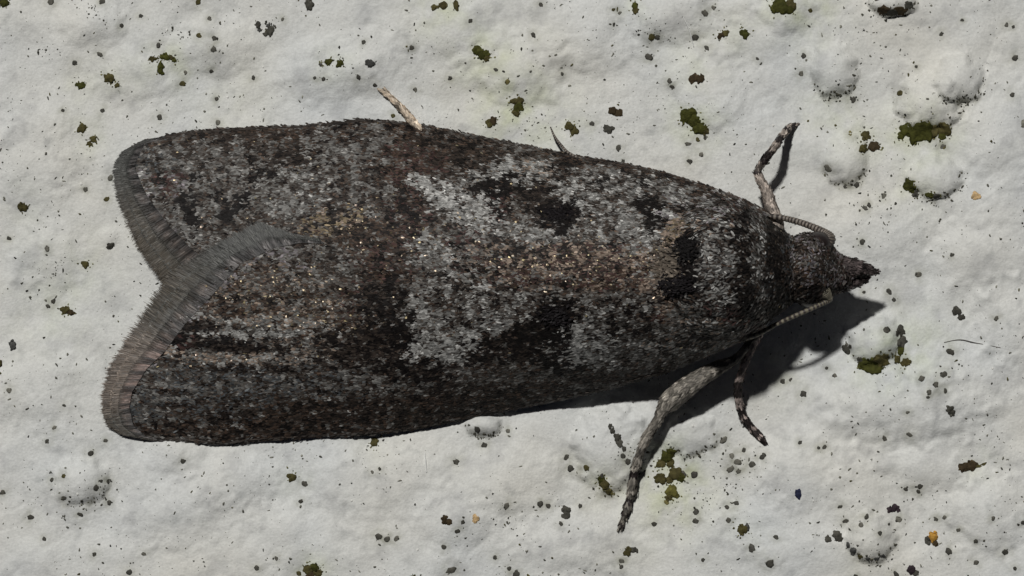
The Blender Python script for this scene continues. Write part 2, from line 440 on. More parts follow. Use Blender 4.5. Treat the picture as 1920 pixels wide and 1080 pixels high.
for i, b in enumerate(BUMPS):           # dirt settled along the lower rim of the pebbles
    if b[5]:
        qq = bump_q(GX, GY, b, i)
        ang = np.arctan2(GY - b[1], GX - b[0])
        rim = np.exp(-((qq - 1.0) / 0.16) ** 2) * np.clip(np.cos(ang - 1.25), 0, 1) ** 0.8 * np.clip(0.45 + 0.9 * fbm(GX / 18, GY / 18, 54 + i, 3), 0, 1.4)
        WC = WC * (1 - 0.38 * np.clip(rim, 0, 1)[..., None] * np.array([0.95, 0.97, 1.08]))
film = sstep(0.15, 0.9, fbm(GX / 26, GY / 26, 52, 3)) * sstep(-0.5, 0.6, fbm(GX / 150, GY / 150, 53, 2))
WC = WC * (1 - 0.19 * film[..., None] * np.array([1.0, 0.97, 0.95]))
ny, nx = GX.shape
WV = np.stack([GX.ravel(), GY.ravel(), HZ.ravel()], 1)
ii = np.arange(ny * nx).reshape(ny, nx)
WF = np.stack([ii[1:, :-1].ravel(), ii[1:, 1:].ravel(), ii[:-1, 1:].ravel(), ii[:-1, :-1].ravel()], 1)
# vertex normals of the whole sheet, shared by the sheet and the pebbles cut out of it
W3 = unproj(WV).reshape(ny, nx, 3)
du = np.gradient(W3, axis=1); dv = np.gradient(W3, axis=0)
WN = np.cross(dv, du).reshape(-1, 3)
WN /= np.linalg.norm(WN, axis=1)[:, None]
WN[WN[:, 2] < 0] *= -1
fc = WV[WF].mean(1)
owner = np.full(len(WF), -1)
for i, b in enumerate(BUMPS):
    if b[5]:
        m = (bump_q(fc[:, 0], fc[:, 1], b, i) < 1.0) & (owner < 0)
        owner[m] = i
def cut(name, sel, parent=None, **kw):
    f = WF[sel]
    u, inv = np.unique(f, return_inverse=True)
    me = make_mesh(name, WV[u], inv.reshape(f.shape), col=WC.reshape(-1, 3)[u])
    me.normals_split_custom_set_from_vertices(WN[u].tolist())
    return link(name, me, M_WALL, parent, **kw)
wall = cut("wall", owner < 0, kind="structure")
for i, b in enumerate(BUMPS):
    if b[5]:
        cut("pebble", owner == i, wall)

# ------------------------------------------------------------------ crumbs, specks and dust
def ico(sub):
    import bmesh
    bm = bmesh.new()
    bmesh.ops.create_icosphere(bm, subdivisions=sub, radius=1.0)
    v = np.array([x.co[:] for x in bm.verts]); f = np.array([[q.index for q in p.verts] for p in bm.faces])
    bm.free()
    return v, f
ICO1, ICO2, ICO3 = ico(1), ico(2), ico(3)

def lump(x, y, rx, ry, ang, tone, seed, src=ICO2, tall=0.42, rough=0.30):
    v, f = src
    d = 1 + rough * (perlin(v[:, 0] * 1.15 + seed * 3.1, v[:, 1] * 1.15 + v[:, 2] * 0.9, seed) * 1.3 + 0.6 * perlin(v[:, 0] * 3.9 + seed, v[:, 1] * 3.9 - v[:, 2] * 2, seed + 5))
    p = v * d[:, None]
    ca, sa = math.cos(ang), math.sin(ang)
    px = p[:, 0] * rx; py = p[:, 1] * ry
    X = x + px * ca - py * sa; Y = y + px * sa + py * ca
    Z = wall_h(X, Y) + p[:, 2] * min(rx, ry) * tall + 0.2
    c = np.array(TONES[tone]) if isinstance(tone, str) else np.array(tone)
    c = c * (0.82 + 0.36 * hash2(np.array([seed]), np.array([7]), 3)[0])
    cc = np.repeat(c[None, :], len(v), 0) * (1 + 0.25 * perlin(v[:, 0] * 2.2 + seed, v[:, 1] * 2.2, 77))[:, None]
    return np.stack([X, Y, Z], 1), f, cc

def join(parts):
    V, F, C = [], [], []; n = 0
    for v, f, c in parts:
        V.append(v); F.append(f + n); C.append(c); n += len(v)
    return np.concatenate(V), np.concatenate(F), np.concatenate(C)

CAT = {"algae_clump": "algae", "grime_clump": "grime", "lichen_spot": "lichen", "blue_grain": "grain"}
sd_ = 0
for lab, nm, lumps in CLUMPS:
    parts = []
    for (x, y, rx, ry, an, tone) in lumps:
        sd_ += 1
        flat = tone == "tan"
        parts.append(lump(x, y, rx * 0.92, ry * 0.92, an, tone, sd_, ICO3, 0.10 if flat else 0.34, 0.42))
        if not flat and max(rx, ry) > 6.5:            # crumbly rim of small granules
            for k in range(int(2 + max(rx, ry) * 0.4)):
                a = rng.uniform(0, 6.283); r = rng.uniform(0.2, 1.0); q = rng.uniform(1.6, 4.0)
                sd_ += 1
                c = np.array(TONES[tone]) * rng.uniform(0.6, 1.5)
                parts.append(lump(x + math.cos(a) * rx * r, y + math.sin(a) * ry * r, q, q * rng.uniform(.7, 1.2), a, c, sd_, ICO1, 0.7, 0.3))
    V, F, C = join(parts)
    o = link(nm, make_mesh(nm, V, F, col=C, flip=True), M_ALGAE, label=lab, category=CAT[nm],
             group=("algae clumps on the wall" if nm == "algae_clump" else "dark crumbs of grime on the wall" if nm == "grime_clump" else None))
    recentre(o)

MARKS = [("the moth's palp tips", 1642, 510), ("the moth's upper foreleg tip", 1488, 235), ("the moth's pale hind foot", 718, 170), ("the long lower leg's foot", 1163, 990), ("the lower foreleg's foot", 1430, 828),
         ("the moth's wing notch", 305, 515), ("the moth's upper wing tip", 225, 300), ("the moth's lower wing tip", 210, 790), ("the antenna tip above the wing", 1032, 238), ("the two joined white pebbles", 1770, 165),
         ("the tall white pebble at top right", 1563, 130), ("the white pebble by the head shadow", 1640, 637), ("the lower right white pebble", 1632, 1008), ("the oval white bump at right", 1752, 332), ("the largest green clump", 1730, 247),
         ("the jagged dark green flake", 903, 101), ("the upright olive flake", 970, 200), ("the biggest upper left olive dot", 205, 146), ("the branching green cluster", 305, 118), ("the pitted black crumb ring", 495, 55),
         ("the three-crumb row at the top edge", 834, 11), ("the orange grain", 1748, 1010), ("the blue grain", 1497, 926), ("the brightest olive clump", 1261, 920), ("the tailed brown clump", 1815, 875), ("the pale tan ring spot", 891, 973),
         ("the tall dark crumb", 1061, 960), ("the flat orange tan spot", 1830, 367), ("the green clump on the bottom edge", 586, 1070), ("the olive dot under the wing", 547, 896), ("the blurred olive crumb at left", 125, 583),
         ("the soft grey crumb at the left edge", 24, 647), ("the square reddish brown flake", 1306, 147), ("the top left corner", 0, 0), ("the bottom left corner", 0, 1080), ("the top right corner", 1920, 0), ("the bottom right corner", 1920, 1080),
         ("the lone olive dot at left", 43, 389), ("the short white fibre", 798, 866), ("the dark curved hair", 1825, 645), ("the trio of olive crumbs", 1627, 268), ("the low bump at lower left", 152, 903)]
DIRS = ["right of", "lower right of", "below", "lower left of", "left of", "upper left of", "above", "upper right of"]
RANK = ["nearest", "second nearest", "third nearest", "fourth nearest", "fifth nearest", "sixth nearest", "seventh nearest", "eighth nearest", "ninth nearest", "tenth nearest"]
def specks(txt, nm, tone, label, cat, group):
    global sd_
    pts = [[float(q) for q in s.split()] for s in txt.split(";") if s.strip()]
    info = []
    for x, y, r in pts:
        d = [math.hypot(x - mx, y - my) for _, mx, my in MARKS]
        k = int(np.argmin(d)); an = math.degrees(math.atan2(y - MARKS[k][2], x - MARKS[k][1])) % 360
        info.append((k, int((an + 22.5) // 45) % 8, d[k]))
    order = {}
    for i in sorted(range(len(pts)), key=lambda i: info[i][2]):
        order.setdefault(info[i][:2], []).append(i)
    labels = {}
    for (k, dr), ids in order.items():
        for n, i in enumerate(ids):
            labels[i] = f"{RANK[n] + ' ' if len(ids) > 1 else 'lone '}small {label} {DIRS[dr]} {MARKS[k][0]}"
    it = iter(range(len(pts)))
    for s in txt.split(";"):
        if not s.strip():
            continue
        x, y, r = [float(q) for q in s.split()]
        sd_ += 1
        r *= 0.80
        e = rng.uniform(0.75, 1.25)
        ps = [lump(x, y, r * e, r / e, rng.uniform(0, 3.1), tone if rng.random() < 0.55 else np.array(TONES[tone]) * rng.uniform(0.9, 2.4), sd_, ICO2, 0.20, 0.30)]
        for k in range(rng.integers(0, 2)):
            a = rng.uniform(0, 6.283); q = r * rng.uniform(0.35, 0.6); sd_ += 1
            ps.append(lump(x + math.cos(a) * r * 0.8, y + math.sin(a) * r * 0.8, q, q, 0, tone, sd_, ICO1, 0.3, 0.3))
        V, F, C = join(ps)
        o = link(nm, make_mesh(nm, V, F, col=C, flip=True), M_GRIME, label=label, category=cat, group=group)
        o['label'] = labels[next(it)]
        recentre(o)
specks(DARK, "grime_speck", "dark", "dark speck", "speck", "small dark specks on the wall")
specks(GREEN, "algae_speck", "olive", "olive green speck", "speck", "small green specks on the wall")

# uncounted fine dust
parts = []
n_dust = 9000
dx = rng.uniform(-400, 2320, n_dust * 2); dy = rng.uniform(-350, 1430, n_dust * 2)
dens = sstep(-0.75, 0.75, fbm(dx / 130, dy / 130, 61, 3) + 0.5 * perlin(dx / 40, dy / 40, 62))
keep = rng.random(n_dust * 2) < dens
dx, dy = dx[keep][:n_dust], dy[keep][:n_dust]
for x, y in zip(dx, dy):
    sd_ += 1
    r = 0.7 + 2.2 * rng.random() ** 3.4
    if not (0 < x < 1920 and 0 < y < 1080) and rng.random() < 0.1:
        r = rng.uniform(3, 8)
    t = rng.random()
    c = np.array((0.045, 0.044, 0.036)) * rng.uniform(0.6, 5.5) if t < 0.9 else np.array((0.09, 0.08, 0.03))
    e = rng.uniform(0.6, 1.6)
    parts.append(lump(x, y, r * e, r / e, rng.uniform(0, 3.1), c, sd_, ICO1, 0.45, 0.5))
for i, b in enumerate(BUMPS):
    if b[5]:
        for k in range(46):
            a = rng.normal(1.25, 0.75); q = rng.normal(0.97, 0.10); r = 0.8 + 2.4 * rng.random() ** 2; sd_ += 1
            parts.append(lump(b[0] + math.cos(a) * b[2] * q, b[1] + math.sin(a) * b[3] * q, r * rng.uniform(.7, 1.5), r * .8, rng.uniform(0, 3), np.array((0.06, 0.057, 0.042)) * rng.uniform(0.6, 2.5), sd_, ICO1, 0.35, 0.5))
for lab, nm, lumps in CLUMPS:
    if nm == "algae_clump":
        for (x, y, rx, ry, an, tone) in lumps:
            for k in range(5):
                a = rng.uniform(0, 6.283); q = 1.05 + abs(rng.normal(0, 0.5)); r = rng.uniform(0.8, 1.9); sd_ += 1
                parts.append(lump(x + math.cos(a) * rx * q, y + math.sin(a) * ry * q, r * 1.3, r, a, np.array((0.10, 0.095, 0.035)) * rng.uniform(0.6, 2.2), sd_, ICO1, 0.4, 0.5))
for (cx, cy, sp, n) in [(500, 50, 18, 14), (170, 20, 22, 18), (90, 95, 30, 20), (1000, 235, 45, 26), (1560, 172, 30, 22), (1810, 185, 22, 24), (1745, 375, 34, 20), (1640, 1048, 26, 26), (1650, 25, 30, 16),
                        (1380, 900, 60, 30), (1300, 940, 50, 20), (1180, 850, 30, 12), (200, 900, 40, 16), (160, 945, 40, 14), (1540, 470, 60, 24), (1640, 400, 60, 26), (1780, 700, 40, 14), (1225, 60, 40, 22), (620, 130, 40, 14),
                        (330, 60, 40, 20), (100, 520, 40, 14), (1880, 1000, 40, 18), (1700, 920, 40, 14), (900, 990, 60, 16)]:
    for k in range(n):
        sd_ += 1
        x, y = cx + rng.normal(0, sp * 0.6), cy + rng.normal(0, sp * 0.45)
        r = 0.9 + 2.2 * rng.random() ** 1.8
        parts.append(lump(x, y, r, r * rng.uniform(.6, 1), rng.uniform(0, 3), np.array((0.05, 0.048, 0.036)) * rng.uniform(0.6, 1.8), sd_, ICO1, 0.45, 0.5))
V, F, C = join(parts)
link("dust", make_mesh("dust", V, F, col=C, flip=True), M_GRIME, kind="stuff", label="fine dark dust dots sprinkled all over the white wall", category="dust")

# glints: tiny clear grains in the paint
parts = []
for x, y in [(313, 56), (493, 126), (427, 182), (152, 345), (26, 442), (145, 927), (659, 939), (783, 1031), (1299, 799), (1329, 194), (1450, 235), (1525, 940), (1861, 691), (1440, 780), (1565, 120), (103, 500)]:
    sd_ += 1
    r = rng.uniform(1.6, 2.6)
    parts.append(lump(x, y, r, r, 0, (0.9, 0.9, 0.9), sd_, ICO2, 0.8, 0.2))
V, F, C = join(parts)
link("quartz_grains", make_mesh("quartz_grains", V, F, col=C, flip=True), M_QUARTZ, kind="stuff", label="tiny clear glinting grains set in the white paint", category="grains")

# ------------------------------------------------------------------ tubes
def resample(pts, n):
    p = np.array(pts, dtype=float)
    k = len(p)
    t = np.arange(k); T = np.linspace(0, k - 1, n)
    out = np.empty((n, p.shape[1]))
    for j in range(p.shape[1]):        # Catmull-Rom
        m = np.gradient(p[:, j])
        i = np.clip(np.floor(T).astype(int), 0, k - 2); f = T - i
        h00 = 2 * f ** 3 - 3 * f ** 2 + 1; h10 = f ** 3 - 2 * f ** 2 + f; h01 = -2 * f ** 3 + 3 * f ** 2; h11 = f ** 3 - f ** 2
        out[:, j] = h00 * p[i, j] + h10 * m[i] + h01 * p[i + 1, j] + h11 * m[i + 1]
    return out

def lifted(path):
    return [(x, y, z * (1 + 0.30 * float(sstep(14, 55, z))), r) for x, y, z, r in path]

def tube(path, n=40, m=12, squash=1.0):
    """path rows: x, y, z, radius -> verts, quads, axis direction per vertex, station per vertex"""
    q = resample(path, n)
    c = q[:, :3]; r = np.maximum(q[:, 3], 0.4)
    tg = np.gradient(c, axis=0); tg /= np.linalg.norm(tg, axis=1)[:, None]
    up = np.array([0, 0, 1.0])
    s = np.cross(tg, up); s /= np.linalg.norm(s, axis=1)[:, None]
    w = np.cross(s, tg)
    a = np.linspace(0, 2 * np.pi, m, endpoint=False)
    V = c[:, None, :] + r[:, None, None] * (np.cos(a)[None, :, None] * s[:, None, :] + squash * np.sin(a)[None, :, None] * w[:, None, :])
    V = V.reshape(-1, 3)
    F = []
    for i in range(n - 1):
        for j in range(m):
            F.append([i * m + j, i * m + (j + 1) % m, (i + 1) * m + (j + 1) % m, (i + 1) * m + j])
    V = np.concatenate([V, c[:1], c[-1:]])
    a0, a1 = n * m, n * m + 1
    for j in range(m):
        F.append([a0, (j + 1) % m, j, a0]); F.append([a1, (n - 1) * m + j, (n - 1) * m + (j + 1) % m, a1])
    st = np.concatenate([np.repeat(np.linspace(0, 1, n), m), [0, 1]])
    dr = np.concatenate([np.repeat(tg, m, 0), tg[:1], tg[-1:]])
    F = np.array(F)
    return V, F, dr, st

def tube_mesh(name, V, F, col):
    W = unproj(V)
    me = bpy.data.meshes.new(name)
    faces = [tuple(dict.fromkeys(f)) for f in F.tolist()]
    me.from_pydata(W.tolist(), [], faces)
    me.polygons.foreach_set("use_smooth", np.full(len(faces), True))
    a = me.attributes.new("col", 'FLOAT_COLOR', 'POINT')
    c = np.ones((len(W), 4), dtype=np.float32); c[:, :3] = col
    a.data.foreach_set("color", c.ravel())
    me.update()
    return me

# fibres on the wall
def fibre(name, pts, mat, col, **kw):
    p = [(x, y, wall_h(np.array([x]), np.array([y]))[0] + dz, r) for x, y, dz, r in pts]
    V, F, _, _ = tube(p, 24, 6)
    o = link(name, tube_mesh(name, V, F, np.repeat(np.array([col]), len(V), 0)), mat, **kw)
    recentre(o)
fibre("white_fibre", [(796, 848, 1, .8), (798, 866, 3, .9), (800, 886, 1, .8)], M_FIBRE, (0.9, 0.9, 0.9), label="short upright white fibre on the wall below the moth's lower wing", category="fibre")
fibre("white_fibre", [(1281, 32, 1, .6), (1292, 56, 3, .8), (1301, 88, 1, .8)], M_FIBRE, (0.9, 0.9, 0.9), label="slanting white fibre beside the blue dark speck near the top", category="fibre")
fibre("dark_hair", [(1770, 642, 1, .7), (1800, 637, 2, .8), (1830, 643, 2, .8), (1876, 652, 1, .6)], M_GRIME, (0.12, 0.11, 0.10), label="thin curved dark hair lying on the wall at the right", category="hair")

# ================================================================== THE MOTH
YM = 505.0
TOP_C = [(190, 268), (214, 266), (240, 266), (262, 268), (290, 260), (340, 249), (400, 243), (480, 239), (560, 236), (640, 229), (682, 224), (700, 226), (780, 232), (870, 250), (960, 268), (1070, 290),
         (1170, 307), (1250, 325), (1330, 350), (1400, 377), (1455, 406), (1480, 425)]
BOT_C = [(190, 812), (250, 818), (310, 824), (420, 832), (500, 825), (570, 820), (640, 817), (720, 812), (800, 800), (890, 781), (960, 767), (1050, 750), (1150, 727), (1250, 697), (1330, 666),
         (1400, 634), (1440, 606), (1480, 575)]
RIDGE = [(180, 44), (350, 72), (500, 104), (700, 142), (900, 172), (1100, 194), (1300, 196), (1400, 180), (1480, 140)]
COSTA = [(180, 3), (600, 3), (800, 6), (900, 7), (1050, 22), (1150, 44), (1250, 74), (1400, 96), (1480, 100)]
LIFT = lambda x: 1 + 0.30 * sstep(650, 1250, np.asarray(x, dtype=float))
def wing_H(x, y):
    R = interp(x, RIDGE); C = interp(x, COSTA)
    yt = interp(x, TOP_C); yb = interp(x, BOT_C)
    t = np.where(y < YM, (YM - y) / (YM - yt), (y - YM) / (yb - YM))
    t = np.clip(t, 0, 1.3)
    z = C + (R - C) * (1 - t ** 2.2)
    z = z + 3.0 * perlin(x / 85, y / 60, 91) * (1 - t ** 4) + 1.8 * perlin(x / 160, y / 22, 92) * (t < 1.2)
    return np.maximum(z * LIFT(x), 2.0)

TERM_T = [(262, 266), (256, 275), (246, 300), (243, 318), (250, 345), (262, 370), (280, 400), (300, 430), (322, 455), (345, 480), (380, 510), (420, 540)]
TERM_B = [(560, 425), (540, 436), (506, 452), (438, 486), (382, 540), (332, 596), (292, 652), (258, 690), (234, 735), (230, 765), (236, 795), (252, 812), (270, 822), (285, 830)]

def wing_grid(top, nu=150, nv=64):
    v = np.linspace(0, 1, nv)
    term = np.array([(y, x) for x, y in (TERM_T if top else TERM_B)])
    cost = TOP_C if top else BOT_C
    def yi(x):
        return np.full_like(x, 530.0) - 22 * sstep(1150, 1300, x) if top else interp(x, [(480, 432), (520, 436), (700, 455), (1000, 482), (1300, 505), (1480, 505)])
    xt = np.full(nv, 300.0)
    for k in range(40):
        y = yi(xt) * (1 - v) + interp(xt, cost) * v
        xt = 0.5 * xt + 0.5 * np.interp(y, term[:, 0], term[:, 1])
    xb = 1300 + 150 * v
    u = np.linspace(0, 1, nu)
    X = xb[None, :] + (xt - xb)[None, :] * u[:, None]
    Y = yi(X) * (1 - v)[None, :] + interp(X, cost) * v[None, :]
    Z = wing_H(X, Y)
    if not top:
        Z = Z + 11.0 * sstep(1300, 1000, X) * (1 - v ** 2)[None, :]
    else:
        Z = Z - 6 * sstep(0.12, 0.0, v)[None, :]
    P = np.stack([X, Y, Z], 2)
    dU = np.gradient(P, axis=0)
    idx = np.arange(nu * nv).reshape(nu, nv)
    F = np.stack([idx[:-1, :-1].ravel(), idx[1:, :-1].ravel(), idx[1:, 1:].ravel(), idx[:-1, 1:].ravel()], 1)
    return P.reshape(-1, 3), F, dU.reshape(-1, 3)

# ---- pigment pattern: every scale draws its colour from a local mixture
PAL = {
    "K": (0.0105, 0.0085, 0.008), "D": (0.038, 0.0295, 0.0245), "B": (0.074, 0.050, 0.037), "R": (0.070, 0.040, 0.036), "M": (0.098, 0.088, 0.079),
    "U": (0.080, 0.086, 0.090), "G": (0.195, 0.190, 0.180), "L": (0.395, 0.390, 0.373), "T": (0.255, 0.198, 0.158), "V": (0.200, 0.180, 0.190), "S": (0.52, 0.45, 0.35), "O": (0.21, 0.165, 0.105),
}
KEYS = sorted(PAL, key=lambda k: sum(PAL[k]))
PALV = np.array([PAL[k] for k in KEYS])
# x, y, rx, ry, angle(deg, image), colour mixture, weight
BL = [
    # pale patches
    (800, 352, 34, 12, 35, "L", 5), (850, 378, 50, 22, 30, "LLG", 8), (905, 395, 40, 30, 0, "LLG", 7), (810, 475, 46, 36, 0, "LGGM", 3.4), (870, 450, 40, 20, 0, "GMRK", 3), (775, 560, 46, 22, -25, "GLGM", 2.6), (815, 612, 50, 34, 0, "LGGM", 3.2), (870, 600, 40, 18, 0, "GKDM", 2.4), (850, 652, 60, 26, -10, "LLG", 6.5),
    (780, 655, 24, 16, 0, "L", 4), (965, 325, 44, 20, 20, "LLG", 8), (1010, 318, 60, 16, 12, "LGT", 3.5), (905, 330, 30, 14, 0, "LG", 3), (1000, 438, 60, 20, 0, "LGG", 3), (1130, 415, 56, 34, 0, "LGGMD", 2.8),
    (1080, 365, 34, 22, 30, "LLG", 4), (1170, 355, 80, 28, 14, "LGGMD", 2.6), (1250, 355, 70, 24, 20, "GGLM", 2), (1100, 640, 54, 28, 0, "LLG", 6.5), (1090, 668, 70, 16, 10, "LLG", 4), (1170, 600, 90, 44, 0, "GMLMDK", 2.4),
    (940, 575, 80, 30, 0, "GLMDK", 2.8), (890, 535, 70, 30, 0, "GMLDK", 2.6), (960, 515, 80, 22, 0, "GTBRK", 2.8), (900, 485, 60, 24, 0, "TRKGM", 2.6), (1200, 660, 70, 26, 0, "GGM", 1.6), (930, 605, 34, 20, 0, "LG", 3),
    (1100, 500, 120, 34, 0, "TBRDK", 3.0), (1190, 440, 40, 40, 0, "GGL", 2.2),
    # apical fields
    (430, 335, 150, 50, 5, "GGMDM", 2.2), (560, 350, 66, 40, 10, "GGLMD", 2.4), (545, 385, 50, 22, 0, "LGGM", 3), (640, 285, 80, 28, 0, "MGG", 1.6), (700, 250, 60, 16, 5, "GMM", 2), (300, 300, 44, 22, 0, "MGU", 2),
    (350, 420, 44, 34, 45, "MGG", 2.0), (270, 350, 16, 40, -20, "LVG", 2.4), (315, 430, 16, 40, -38, "VMG", 2.5),
    (450, 720, 150, 42, 0, "UUMDG", 2.6), (270, 760, 40, 34, 0, "UUMG", 2.6), (400, 765, 120, 30, 0, "UDDM", 1.8), (620, 715, 90, 34, 0, "MUDG", 1.8), (730, 720, 60, 30, 0, "MDG", 1.6),
    (960, 708, 80, 20, 4, "GMBM", 2.4), (1130, 700, 60, 12, 5, "DMB", 2), (860, 715, 60, 22, 0, "DMDG", 2), (560, 660, 70, 22, 0, "GMMT", 2.4),
    (500, 545, 130, 56, 0, "MTBGB", 2.0), (600, 600, 80, 36, 0, "TBMGB", 2.0), (620, 500, 80, 40, 0, "MGDD", 2.0), (520, 480, 80, 20, 15, "GVGM", 2.4), (430, 520, 40, 20, -30, "VGM", 2.4),
    # brown and black
    (420, 256, 44, 14, 4, "KDD", 4), (520, 252, 60, 14, 0, "DBD", 3), (660, 246, 30, 22, 0, "KDB", 4), (770, 250, 30, 20, 10, "KB", 4), (560, 295, 60, 20, 0, "DDK", 3), (850, 275, 100, 20, 12, "DKBD", 5), (890, 300, 60, 22, 20, "KDD", 4),
    (790, 300, 60, 26, 12, "BRD", 4), (760, 330, 30, 20, 0, "KRB", 3.5), (1070, 302, 40, 9, 14, "BK", 5), (1180, 318, 70, 8, 14, "BDK", 4), (1300, 350, 80, 9, 19, "BKD", 3.5),
    (930, 352, 36, 18, 0, "K", 9), (985, 348, 52, 22, 25, "KKD", 6), (1010, 380, 44, 22, 30, "KDD", 6), (1052, 396, 42, 16, 0, "K", 12), (1052, 412, 24, 20, 0, "K", 12), (1075, 388, 22, 10, -30, "K", 10), (935, 392, 22, 20, 0, "KKR", 6), (1060, 325, 24, 14, -30, "KD", 6),
    (1132, 341, 11, 10, 0, "K", 9), (1208, 346, 13, 10, 0, "K", 9), (1222, 386, 20, 14, 30, "K", 11), (1236, 408, 14, 20, 0, "K", 11), (1280, 392, 8, 6, 0, "K", 9),
    (775, 405, 34, 40, 0, "KRKB", 9), (700, 440, 60, 28, 0, "BDKB", 7), (730, 485, 48, 40, 0, "KRDB", 9), (720, 565, 52, 46, 0, "KKD", 9), (690, 640, 84, 32, 0, "KKDD", 8), (752, 625, 30, 36, 0, "K", 9), (670, 560, 40, 40, 0, "BRMM", 2.4), (640, 660, 60, 30, 0, "KD", 3),
    (1050, 585, 32, 26, 0, "K", 12), (1030, 612, 50, 26, -20, "K", 10), (970, 632, 66, 20, -10, "KKD", 8), (920, 655, 46, 22, 0, "KKD", 6), (1010, 655, 50, 20, 0, "KKD", 6), (1060, 640, 20, 40, -20, "K", 6), (1060, 685, 40, 12, 10, "K", 6), (800, 700, 60, 24, 0, "DKK", 3.5),
    (700, 770, 260, 30, 0, "DKDB", 4), (500, 805, 200, 18, 2, "DKB", 4), (920, 740, 130, 14, -6, "KDB", 4), (760, 690, 60, 20, 0, "KKD", 3.5), (545, 690, 40, 30, 0, "KDM", 3),
    (1190, 585, 22, 10, 30, "KD", 3), (1190, 610, 34, 12, 0, "KD", 3.5), (1150, 630, 20, 10, 0, "KD", 3),
    # spots of the upper apex
    (308, 338, 14, 12, 30, "KR", 9), (330, 345, 24, 22, 0, "RVR", 3), (374, 334, 9, 8, 0, "K", 10), (340, 372, 12, 12, 0, "K", 9), (362, 378, 12, 14, 0, "K", 9), (357, 396, 10, 14, 0, "K", 8), (420, 372, 14, 9, 30, "K", 9), (464, 373, 14, 18, 0, "K", 9), (480, 305, 16, 11, 0, "K", 8),
    (490, 330, 15, 11, 0, "K", 14), (464, 373, 13, 15, 0, "K", 16), (420, 372, 14, 9, 30, "K", 16), (374, 334, 10, 9, 0, "K", 16), (308, 338, 12, 10, 30, "K", 14), (357, 388, 12, 16, 0, "K", 14), (372, 415, 13, 13, 0, "K", 14), (432, 404, 15, 11, 0, "K", 14), (512, 328, 12, 9, 0, "K", 8), (432, 404, 15, 12, 0, "K", 9), (372, 415, 12, 14, 0, "K", 9), (310, 325, 14, 8, 0, "KD", 5), (345, 290, 14, 8, 0, "D", 4), (250, 322, 7, 16, -10, "K", 7), (260, 352, 8, 22, -25, "KV", 6), (292, 398, 9, 24, -35, "DV", 5), (328, 445, 9, 24, -42, "DV", 5),
    # lower hind field streaks
    (480, 672, 100, 8, 0, "TLGT", 14), (480, 562, 90, 6, 4, "KD", 8), (500, 625, 100, 6, 0, "GL", 8), (470, 652, 100, 6, 0, "KD", 9), (330, 655, 16, 10, 0, "LT", 5), (520, 604, 90, 7, 2, "LGTG", 11), (430, 642, 90, 9, 0, "KKD", 9), (370, 610, 44, 12, 0, "KKD", 5), (460, 690, 90, 9, 0, "KD", 3.5), (440, 588, 50, 10, 0, "KBD", 3.6), (350, 640, 20, 14, 0, "KR", 6), (405, 570, 22, 12, 0, "KB", 5),
    (345, 590, 26, 16, -35, "LVV", 6), (300, 625, 22, 14, -40, "VGL", 6), (320, 655, 14, 9, 0, "LT", 5), (283, 672, 18, 12, -20, "TV", 5), (385, 555, 18, 20, 0, "VM", 4), (302, 645, 10, 8, 0, "K", 8), (278, 668, 8, 8, 0, "K", 6), (370, 545, 14, 10, 0, "KD", 6), (335, 575, 8, 10, 0, "KD", 6), (430, 505, 16, 10, 0, "KD", 6), (500, 470, 14, 9, 0, "KD", 4),
    # golden, brown dorsal fields
    (640, 415, 60, 20, -8, "OTODK", 5), (600, 440, 40, 14, 0, "OBD", 3), (1150, 495, 70, 34, 0, "TBRTK", 5), (1060, 485, 60, 28, 0, "TKRTD", 5), (960, 475, 44, 26, 0, "TDKBK", 5), (1000, 520, 60, 14, 0, "TRBG", 3), (1225, 495, 36, 22, 0, "TTLB", 4.5), (1140, 530, 60, 14, 0, "TBR", 3),
    (1268, 435, 16, 26, 15, "TTO", 8), (1250, 405, 20, 10, 10, "VLL", 7), (1228, 535, 34, 10, 0, "TTB", 6), (1258, 565, 12, 24, 20, "TTB", 7), (1245, 590, 12, 14, 0, "RB", 5), (1290, 600, 30, 30, 0, "GMTG", 3),
    # thorax; black spots at its rear paint in the shadows of the tufts
    (1345, 480, 50, 70, 0, "LGGKD", 3.5), (1345, 430, 60, 16, 0, "LTGBK", 3.5), (1360, 540, 44, 50, 0, "LGDGK", 3.5), (1330, 625, 90, 30, -15, "LGGTDK", 3.5), (1340, 390, 90, 24, 16, "LGVBDG", 3), (1395, 395, 40, 26, 0, "BRMD", 3),
    (1294, 466, 20, 28, 0, "K", 16), (1280, 535, 30, 20, 0, "K", 16), (1295, 520, 18, 26, 0, "K", 14), (1392, 440, 13, 44, 0, "KKD", 14), (1398, 530, 13, 60, 0, "KDK", 12), (1370, 585, 36, 18, 0, "RRKM", 5), (1405, 605, 26, 14, 0, "RKD", 5), (1425, 480, 16, 70, 0, "LDBG", 3.5), (1450, 465, 13, 60, 12, "KKD", 14), (1460, 545, 14, 60, 0, "KKD", 11), (1425, 490, 12, 60, 0, "GMLD", 8),
    (1402, 572, 14, 20, 0, "K", 4), (1440, 520, 10, 60, 0, "MDU", 2),
    # head
    (1478, 510, 12, 60, 0, "MUD", 5), (1510, 500, 40, 50, 0, "BVDDM", 4), (1510, 550, 44, 26, 0, "KDD", 6), (1540, 510, 20, 40, 0, "DDU", 5), (1505, 485, 30, 12, 0, "VBG", 4), (1600, 510, 60, 50, 0, "DRDMV", 5),
]
BL = [(x, y, rx * (0.95 if x < 560 else 1.15), ry * (0.95 if x < 560 else 1.15), an, mix, w) if (mix[0] == 'K' and max(rx, ry) < 26) else (x, y, rx, ry, an, mix, w) for (x, y, rx, ry, an, mix, w) in BL]
_mix = []
for (x, y, rx, ry, an, mix, w) in BL:
    m = np.zeros(len(KEYS))
    for ch in mix:
        m[KEYS.index(ch)] += 1.0 / len(mix)
    _mix.append(m)
BASEMIX = np.zeros(len(KEYS))
